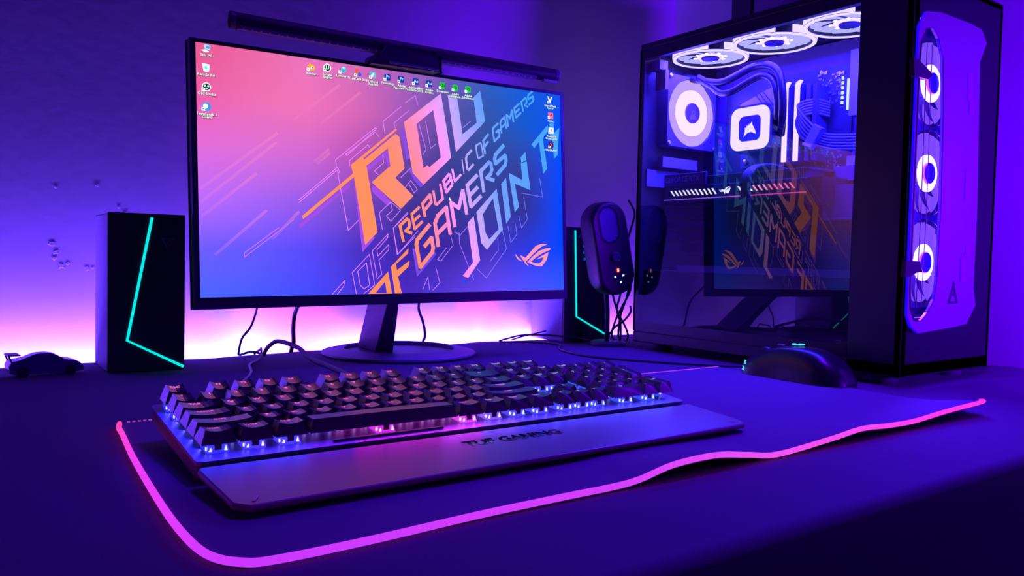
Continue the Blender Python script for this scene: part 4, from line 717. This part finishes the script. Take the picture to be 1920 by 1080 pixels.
# fans
def fan(m, kind, seed=0):
    f = bpy.data.objects.new(kind + '_fan', None); COL.objects.link(f); f.empty_display_size = 0.01; setm(f, m, pc)
    n = 40; circ = lambda r: [(r * math.cos(2 * PI * i / n), r * math.sin(2 * PI * i / n)) for i in range(n)]
    L = lambda: (MB())
    def bd(mb, nm, mt, **k):
        mb.v = [m @ v for v in mb.v]; return mb.build(nm, mt, f, **k)
    fr = mat('fan_frame', (0.035, 0.03, 0.06), 0.45) if kind != 'rear' else mat('fan_frame_grey', (0.22, 0.2, 0.4), 0.5)
    bd(MB().prism(rrect(-0.060, 0.060, -0.060, 0.060, 0.007, 4) if kind != 'top' else circ(0.0598), -0.025 if kind != 'top' else -0.013, -0.001, holes=[circ(0.0575)]), 'frame', fr)
    if kind == 'top':
        bd(MB().lathe([(0.0545, 0.0), (0.0600, 0.0), (0.0600, 0.0015), (0.0545, 0.0015)], 48, closed=True), 'light_ring', glow('ring_white', (0.26, 0.22, 1.0), 6))
        # lit outer wall, with the gap where the lead leaves
        seg = MB()
        for i in range(48):
            a0, a1 = 2 * PI * i / 48, 2 * PI * (i + 1) / 48
            if 0.325 < (i / 48) < 0.385: continue
            seg.add([(0.0605 * math.cos(a0), 0.0605 * math.sin(a0), -0.0005), (0.0605 * math.cos(a1), 0.0605 * math.sin(a1), -0.0005), (0.0605 * math.cos(a1), 0.0605 * math.sin(a1), -0.0115), (0.0605 * math.cos(a0), 0.0605 * math.sin(a0), -0.0115)], [(0, 1, 2, 3)])
        bd(seg, 'side_glow', glow('ring_white', (0.26, 0.22, 1.0), 6))
        bd(MB().lathe([(0.0525, 0.0004), (0.0548, 0.0004), (0.0548, -0.004), (0.0525, -0.004)], 48, closed=True), 'inner_ring', mat('fan_dark', (0.02, 0.02, 0.05), 0.4))
        bcol = glow('blade_pale', S(190, 185, 255), 1.6)
    elif kind == 'rear': bcol = glow('blade_lilac', S(215, 180, 255), 1.35)
    else: bcol = glow('blade_violet', S(125, 75, 255), 1.3)
    nb = 9 if kind == 'top' else 11; rin, rout = 0.019, 0.0535 if kind != 'rear' else 0.0565
    first = None
    for b in range(nb):
        bm_ = MB(); rows = 6; vs = []
        for r_ in range(rows + 1):
            rr = rin + (rout - rin) * r_ / rows; tw = 0.42 * (r_ / rows) ** 1.2
            wd = (0.72 if kind == 'top' else 0.60) + 0.14 * r_ / rows
            for q in range(4):
                a = tw + wd * (q / 3) * 1.02; z = -0.003 - (0.0035 if kind != 'front' else 0.009) * (q / 3) * (1 - 0.35 * r_ / rows)
                vs.append((rr * math.cos(a), rr * math.sin(a), z))
        fs = [(r_ * 4 + q, (r_ + 1) * 4 + q, (r_ + 1) * 4 + q + 1, r_ * 4 + q + 1) for r_ in range(rows) for q in range(3)]
        bm_.add([RZ(2 * PI * b / nb) @ Vector(v) for v in vs], fs)
        tot = 2 * PI * b / nb
        bd(bm_, 'blade', bcol, smooth=True)
    rg = (0.0115, 0.021) if kind == 'top' else ((0.0115, 0.0245) if kind == 'front' else (0.0145, 0.039))
    bd(MB().lathe([(rg[0], -0.0015), (rg[1], -0.0015), (rg[1], -0.004), (rg[0], -0.004)], 40, closed=True), 'hub_glow', glow('hub_' + kind, (0.30, 0.22, 1.0), 6.5))
    bd(MB().lathe([(0, 0.0015), (rg[0] + 0.002, 0.0015), (rg[0] + 0.003, 0.0), (rg[0] + 0.003, -0.006)], 32), 'hub', mat('hub_' + kind + '_cap', (0.05, 0.05, 0.16) if kind == 'top' else (0.22, 0.18, 0.4), 0.35), smooth='auto')
    if kind == 'rear': bd(MB().lathe([(0.003, 0.002), (0.0045, 0.002), (0.0045, 0.0026), (0.003, 0.0026)], 20, closed=True).prism([(-0.009, -0.011), (0.009, -0.011), (0.006, -0.004), (0, -0.0015), (-0.006, -0.005)], 0.0016, 0.002), 'hub_badge', mat('badge_lilac', (0.5, 0.45, 0.7), 0.3))
    if kind == 'top':
        for i in range(8):
            a = 2 * PI * i / 8 + 0.3; bd(MB().box(-0.0022, 0.0022, -0.0016, 0.0016, 0.0, 0.0014, RZ(a) @ T(0.0245, 0, -0.003)), 'hub_led', glow('star_white', (1, 1, 1), 5))
    return f
FD = RX(PI)                                        # face down
for y in (0.2525, 0.1300, 0.0080): fan(T(0.8855, y, 0.4785) @ FD @ RZ(0.0), 'top')
P_('radiator', mat('radiator', (0.06, 0.05, 0.12), 0.5), X0 + 0.014, 0.955, -0.052, 0.318, 0.4950, 0.4962)
fan(T(0.914, 0.312, 0.402) @ RX(PI / 2), 'rear')
for z in (0.390, 0.272, 0.154): fan(T(0.930, -0.087, z) @ RX(PI / 2), 'front')
for x, z in ((0.858, 0.346), (0.970, 0.346), (0.858, 0.458), (0.970, 0.458)): MB().lathe([(0, 0.0015), (0.0022, 0.0015), (0.0042, 0), (0.0042, -0.001)], 16, T(x, 0.3105, z) @ RX(PI / 2)).build('fan_screw', mat('screw_pale', (0.7, 0.7, 0.9), 0.25, 0.8), pc, smooth='auto')
# motherboard and what sits on it (faces -X)
FX = Matrix(((0, 0, -1, 0), (-1, 0, 0, 0), (0, 1, 0, 0), (0, 0, 0, 1)))      # local (x,y,z) -> world (-z, -x, y): x runs to the viewer's right, z towards the glass
def fx(x, y, z): return T(x, y, z) @ FX
MB().box(0.9935, 0.996, 0.066, 0.305, 0.195, 0.455).build('motherboard', mat('pcb', (0.045, 0.04, 0.10), 0.4, vary=(150, 0.5)), pc)
random.seed(3)
mb = MB()
for i in range(150):
    y = random.uniform(0.080, 0.126); z = random.uniform(0.39, 0.452) if i < 95 else random.uniform(0.300, 0.335); a, b_ = random.uniform(0.0006, 0.0022), random.uniform(0.0006, 0.0022)
    mb.box(0.9935 - random.uniform(0.0006, 0.002), 0.9936, y - a, y + a, z - b_, z + b_)
mb.build('solder_parts', mat('component_silver', (0.55, 0.55, 0.85), 0.25, 0.7), pc, kind='stuff')
for k in range(6): P_('debug_led', glow('led_ice', (0.75, 0.95, 1.0), 1.6), 0.991, 0.9934, 0.0805, 0.0835, 0.395 + k * 0.0075, 0.3995 + k * 0.0075)
P_('board_light', glow('led_ice', (0.75, 0.95, 1.0), 1.6), 0.990, 0.9934, 0.0705, 0.0735, 0.385, 0.432)
P_('cable_cover', mat('cover_blue', (0.30, 0.28, 0.6), 0.45), 0.975, 0.997, 0.020, 0.060, 0.372, 0.470)
P_('cable_cover', mat('cover_blue', (0.30, 0.28, 0.6), 0.45), 0.975, 0.997, 0.022, 0.060, 0.285, 0.312)
# vrm heat spreader with three slanting grooves
mb = MB(); mb.prism([(-0.262, 0.418), (-0.205, 0.434), (-0.172, 0.434), (-0.172, 0.409), (-0.248, 0.402), (-0.258, 0.408)], 0, 0.018, T(0.9935, 0, 0) @ FX).build('heat_spreader', mat('spreader', (0.45, 0.36, 0.8), 0.45), pc, bevel=0.0015)
mb = MB()
for k in range(3): mb.box(-0.0006, 0.0006, -0.0165, 0.0165, 0, 0.0006, T(0.9752, 0.2215 - k * 0.0085, 0.4195) @ FX @ RZ(0.72))
mb.build('spreader_grooves', black, pc)
for k in range(3): P_('choke', mat('choke_grey', (0.3, 0.25, 0.5), 0.5), 0.984, 0.9935, 0.178 + k * 0.0105, 0.187 + k * 0.0105, 0.393, 0.400)
# pump block with square light ring and sail emblem
PU = T(0.930, 0.2045, 0.3655) @ FX
mb = MB(); mb.m = PU; mb.prism(rrect(-0.042, 0.042, -0.038, 0.038, 0.016, 6), -0.040, -0.001).build('pump_block', mat('pump_black', (0.04, 0.04, 0.12), 0.35), pc, bevel=0.001)
mb = MB(); mb.m = PU; mb.prism(rrect(-0.0375, 0.0375, -0.0345, 0.0345, 0.0155, 6), -0.0008, 0.0006, holes=[rrect(-0.0215, 0.0215, -0.0205, 0.0205, 0.009, 6)]).build('pump_light', glow('pump_white', (0.27, 0.22, 1.0), 6), pc, label='bright square light ring of the cooler')
mb = MB(); mb.m = PU; mb.prism(rrect(-0.0213, 0.0213, -0.0203, 0.0203, 0.009, 6), -0.0010, 0.0002).build('pump_cap', mat('pump_cap', (0.06, 0.06, 0.35), 0.3), pc)
sail = [(-0.013, -0.013), (-0.006, -0.0075), (0.002, -0.006), (0.012, -0.010), (0.0105, -0.0045), (0.006, 0.0035), (0.0045, 0.0045), (0.0035, 0.010), (0.0005, 0.0065), (-0.0005, 0.0045), (-0.002, 0.0075), (-0.0035, 0.004), (-0.0045, 0.0025), (-0.0065, 0.0055), (-0.008, 0.001), (-0.0105, 0.002), (-0.0100, -0.004), (-0.0115, -0.009)]
mb = MB(); mb.m = PU; mb.prism([(x * 0.95 + 0.001, y * 1.0) for x, y in sail], 0.0003, 0.0007).build('emblem', glow('pump_white', (1, 1, 1), 2.6), pc, label='glowing white sail emblem')
for y, z in ((0.245, 0.318), (0.156, 0.318)): MB().lathe([(0, 0.002), (0.0015, 0.002), (0.0045, 0.001), (0.0045, 0)], 18, T(0.972, y, z) @ FX).build('mount_screw', mat('screw_pale', (0.7, 0.7, 0.9), 0.25, 0.8), pc, smooth='auto')
P_('cooler_bracket', mat('brk', (0.08, 0.08, 0.3), 0.4), 0.973, 0.9935, 0.150, 0.255, 0.308, 0.399)
# coolant hoses
hose = mat('hose_rubber', (0.02, 0.012, 0.04), 0.25, spec=0.6)
for pts in ([(0.905, 0.330, 0.466), (0.918, 0.300, 0.456), (0.925, 0.265, 0.448), (0.925, 0.235, 0.452), (0.925, 0.200, 0.461), (0.922, 0.168, 0.459), (0.922, 0.147, 0.444), (0.922, 0.1395, 0.415), (0.928, 0.142, 0.38), (0.948, 0.158, 0.352)],
            [(0.915, 0.305, 0.462), (0.923, 0.282, 0.446), (0.926, 0.262, 0.431), (0.926, 0.238, 0.430), (0.926, 0.205, 0.441), (0.924, 0.178, 0.445), (0.924, 0.159, 0.434), (0.925, 0.151, 0.41), (0.93, 0.152, 0.385), (0.948, 0.168, 0.368)]):
    MB().tube(spline(pts, 7), 0.0062, 14).build('coolant_hose', hose, pc, smooth=True)
# memory
for y in (0.1565, 0.1355):
    P_('memory_stick', mat('ram_black', (0.08, 0.06, 0.25), 0.35), 0.957, 0.9935, y - 0.004, y + 0.004, 0.3085, 0.430, bevel=0.001)
    MB().prism([(-0.0034, 0.3095), (0.0034, 0.3095), (0.0034, 0.4255), (0.0085, 0.4335), (0.0045, 0.4345), (-0.0015, 0.4315), (-0.0034, 0.427)], -0.001, 0.003, T(0.956, y, 0) @ FX).build('memory_light', glow('ram_white', (0.28, 0.22, 1.0), 6), pc, label='white glowing memory light bar')
P_('memory_stick', mat('ram_black', (0.08, 0.06, 0.25), 0.35), 0.962, 0.9935, 0.117, 0.125, 0.3085, 0.428, bevel=0.001)
P_('memory_stick', mat('ram_black', (0.08, 0.06, 0.25), 0.35), 0.962, 0.9935, 0.106, 0.113, 0.3085, 0.426, bevel=0.001)
# main power cable bundle with comb
slv = mat('sleeve', (0.18, 0.17, 0.36), 0.35)
for k in range(6):
    o_ = (k - 2.5) * 0.0042
    MB().tube(spline([(0.985, 0.098, 0.388 + o_), (0.965, 0.112, 0.392 + o_ * 1.0), (0.952, 0.128 + abs(o_) * .3, 0.385 + o_), (0.950, 0.124 - o_ * .4, 0.366 + o_), (0.955, 0.108 - o_, 0.347 + o_ * .6), (0.965, 0.088, 0.336 + o_), (0.975, 0.060, 0.333 + o_), (0.98, 0.02, 0.331 + o_)], 6), 0.0023, 8).build('power_wire', slv, pc, smooth=True)
mb = MB(); mb.m = T(0.955, 0.103, 0.343) @ FX @ RZ(-0.55); mb.box(-0.008, 0.008, -0.018, 0.018, -0.005, 0.006).build('cable_comb', mat('comb', (0.30, 0.28, 0.65), 0.2), pc, bevel=0.001)
mb = MB(); mb.m = T(0.955, 0.110, 0.331) @ FX @ RZ(-0.35); mb.box(-0.009, 0.007, -0.002, 0.002, 0.006, 0.0075).build('comb_clip', mat('clip_pale', (0.75, 0.75, 0.95), 0.2), pc)
# graphics card
gm = mat('gpu_shell', (0.05, 0.045, 0.10), 0.35)
P_('graphics_card_shroud', gm, 0.865, 0.990, 0.052, 0.325, 0.2455, 0.272, bevel=0.0015)
P_('graphics_card_fins', mat('gpu_fins', (0.35, 0.33, 0.55), 0.35, 0.7), 0.874, 0.985, 0.060, 0.300, 0.272, 0.283)
mb = MB()
for k in range(75): y = 0.062 + k * 0.0032; mb.box(0.872, 0.8745, y, y + 0.0014, 0.272, 0.283)
mb.build('fin_edges', mat('gpu_fins', (0.35, 0.33, 0.55), 0.35, 0.7), pc, kind='stuff')
P_('graphics_card_backplate', mat('backplate', (0.06, 0.055, 0.13), 0.3), 0.868, 0.990, 0.050, 0.328, 0.283, 0.2865, bevel=0.0005)
P_('card_edge_plate', mat('gpu_plate', (0.05, 0.04, 0.11), 0.35), 0.8640, 0.870, 0.236, 0.3275, 0.272, 0.2935, bevel=0.0015)
MB().text('GEFORCE RTX', 0.0125, fx(0.8636, 0.2855, 0.2835), bold=0.0, sx=0.92).build('card_lettering', mat('etched', (0.75, 0.5, 0.95), 0.4), pc, label='faint etched card lettering')
def stripe(y, c, h=0.0085, w_=0.0033):
    mb = MB(); mb.prism([(-y, 0.2655), (-y + w_, 0.2655), (-y + w_ + 0.0075, 0.2655 - h), (-y + 0.0075, 0.2655 - h)], 0, 0.0005, T(0.8648, 0, 0) @ FX); mb.build('light_stripe', c, pc)
cs1 = glow('stripe_white', (0.85, 0.85, 1.0), 1.6); cs2 = glow('stripe_pink', S(255, 150, 205), 1.4); cs3 = glow('stripe_rose', S(255, 100, 170), 1.3)
for k in range(11): stripe(0.3115 - k * 0.0088, cs1, 0.0085 if k < 6 else 0.0095)
for k in range(11): stripe(0.1730 - k * 0.0092, cs1 if k < 3 else (cs2 if k < 6 else cs3))
lg = [[(-0.012, 0.001), (-0.006, 0.003), (-0.002, 0.0005), (0.003, 0.006), (0.009, 0.008), (0.0135, 0.008), (0.006, 0.0045), (0.001, -0.001), (0.0, -0.0075), (-0.003, -0.003)], [(-0.0155, 0.003), (-0.008, -0.003), (-0.012, -0.002)],
      [(0.0005, -0.0035), (0.006, 0.002), (0.015, 0.0055), (0.013, -0.001), (0.009, -0.0065), (0.004, -0.0055)]]
mb = MB(); MG = T(0.8646, 0.1965, 0.2605) @ FX
for l_ in lg: mb.prism([(x * 0.72, y * 0.72) for x, y in l_], 0, 0.0006, MG)
mb.build('card_logo', cs1, pc, label='small white winged eye logo on the card')
mb = MB(); st_ = []
N_ = 16
for k in range(N_): mb.col = ramp([(0, S(140, 110, 255)), (0.45, S(190, 120, 255)), (0.6, S(255, 60, 190)), (1, S(255, 70, 160))], k / N_); y = 0.325 - k * (0.325 - 0.052) / N_; mb.box(0.8630, 0.8646, y - (0.325 - 0.052) / N_, y, 0.2500, 0.2512)
mb.build('card_light_line', glow('print_card', 'attr', 1.0), pc)
P_('card_tail', mat('gpu_tail', (0.02, 0.015, 0.05), 0.4), 0.868, 0.985, 0.030, 0.052, 0.232, 0.272)
for k in range(5):
    o_ = (k - 2) * 0.0034
    MB().tube(spline([(0.955, 0.135 + o_, 0.2878), (0.905, 0.139 + o_, 0.2975), (0.872, 0.144 + o_, 0.2945), (0.8545, 0.147 + o_, 0.2800), (0.8530, 0.148 + o_, 0.258), (0.856, 0.148 + o_, 0.235), (0.875, 0.148 + o_, 0.205), (0.90, 0.15 + o_, 0.16), (0.91, 0.15 + o_, 0.131)], 5), 0.0021, 8).build('card_power_wire', mat('sleeve_dark', (0.05, 0.05, 0.12), 0.4), pc, smooth=True)
P_('board_accent_light', glow('accent_white', (1, 0.85, 0.95), 2.0), 0.955, 0.990, 0.060, 0.063, 0.2915, 0.2955)
P_('drive_cage', inner, 0.90, 0.997, -0.045, 0.050, 0.215, 0.262)
P_('cage_lip', mat('cage_lip', (0.2, 0.15, 0.4), 0.4), 0.90, 0.905, -0.045, 0.050, 0.212, 0.2155)
P_('fan_hub_box', mat('hub_box', (0.10, 0.08, 0.25), 0.4), 0.93, 0.997, -0.04, 0.052, 0.270, 0.292)
# glass side
tag(P_('glass_panel', glass('side_glass', (0.80, 0.80, 0.88), 2.0, 0.0), X0 - 0.0005, X0, -0.051, 0.3285, 0.046, 0.4800))
# front: frame, frosted panel with arched window, catches
RMf = Matrix(((1, 0, 0, 0), (0, 0, -1, 0), (0, 1, 0, 0), (0, 0, 0, 1)))     # polygon (x,z), +z of the frame towards the viewer (-Y)
FRH = [(0.826, 0.085), (0.955, 0.085), (0.968, 0.10), (0.968, 0.43), (0.955, 0.448), (0.826, 0.448)]
MB().prism([(X0, 0.012), (X1, 0.012), (X1, ZT), (X0, ZT)], -Y0 - 0.008, -Y0, RMf, holes=[FRH]).build('front_frame', mat('front_black', (0.010, 0.007, 0.015), 0.5, spec=0.2), pc)
out = [(0.806, 0.090), (0.816, 0.076), (0.833, 0.067), (0.924, 0.072), (0.955, 0.075), (0.978, 0.099), (0.9705, 0.122), (0.971, 0.220), (0.9635, 0.36), (0.960, 0.415), (0.9765, 0.441), (0.962, 0.456), (0.931, 0.458), (0.856, 0.4575), (0.822, 0.452), (0.806, 0.432)]
win = [(0.8100, 0.12), (0.8125, 0.098), (0.8230, 0.083), (0.838, 0.082), (0.853, 0.092), (0.868, 0.108), (0.873, 0.13), (0.8755, 0.22), (0.871, 0.34), (0.8645, 0.405), (0.852, 0.426), (0.838, 0.436), (0.824, 0.432), (0.8125, 0.415), (0.8095, 0.385)]
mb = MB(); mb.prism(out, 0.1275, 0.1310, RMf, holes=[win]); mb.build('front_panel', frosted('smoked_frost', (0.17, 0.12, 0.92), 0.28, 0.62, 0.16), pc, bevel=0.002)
MB().prism(win, 0.1255, 0.1265, RMf).build('front_window', glass('window_glass', (0.9, 0.88, 1.0), 1.45, 0.05), pc)
MB().tube([(x, -0.1314, z) for x, z in win], 0.0009, 6, closed=True).build('window_trim', black, pc)
for dx in (0.0, 0.0): pass
MB().tube([(0.846, -0.1268, 0.098), (0.849, -0.1268, 0.22), (0.846, -0.1268, 0.418)], 0.0005, 6).build('window_seam', black, pc)
MB().tube([(0.834, -0.1268, 0.098), (0.836, -0.1268, 0.22), (0.834, -0.1268, 0.418)], 0.0006, 6).build('window_seam', black, pc)
# angular catches left of the window
for zc, up_ in ((0.3795, -1), (0.1455, 1)):
    mb = MB(); mb.prism([(0.788, zc + 0.012 * -up_ * 0 + (0.012 if up_ < 0 else -0.010)), (0.800, zc + (0.010 if up_ < 0 else -0.009)), (0.826, zc + (0.001 if up_ < 0 else -0.001)), (0.8275, zc - 0.004), (0.822, zc - 0.008 * 1 if up_ < 0 else zc + 0.009), (0.790, zc - 0.009 if up_ < 0 else zc + 0.0095)], 0.1305, 0.1360, RMf); mb.build('panel_catch', steel, pc, bevel=0.0008)
refl_m = mat('reflection_pale', (0.26, 0.22, 0.9), 0.3)  # reflections on the front panel, painted as pale thin plates
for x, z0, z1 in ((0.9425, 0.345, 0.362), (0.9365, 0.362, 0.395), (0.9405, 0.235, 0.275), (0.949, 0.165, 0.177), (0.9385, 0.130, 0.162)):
    MB().prism([(x - 0.006, z0), (x + 0.006, z0), (x + 0.006, z1), (x - 0.006, z1)], 0.1308, 0.1316, RMf).build('panel_reflection', refl_m, pc)
mb = MB(); mb.prism([(0.903, 0.102), (0.929, 0.102), (0.916, 0.131)], 0.1311, 0.1316, RMf, holes=[[(0.908, 0.105), (0.924, 0.105), (0.916, 0.122)]]).prism([(0.9145, 0.1115), (0.921, 0.1115), (0.917, 0.1165)], 0.1311, 0.1316, RMf).build('triangle_logo', black, pc, label='dark open triangle logo')
# lamps of the fans themselves
for z in (0.390, 0.272, 0.154): area('front_fan_lamp', (0.930, -0.0855, z), (0, -1, 0), 0.105, 6.0, (0.08, 0.01, 1.0))
for y in (0.2525, 0.1300, 0.0080): area('top_fan_lamp', (0.8855, y, 0.4775), (0, 0, -1), 0.10, 4.5, (0.025, 0.01, 1.0))
area('rear_fan_lamp', (0.914, 0.3105, 0.402), (0, -1, 0), 0.09, 0.5, (0.16, 0.08, 1.0))
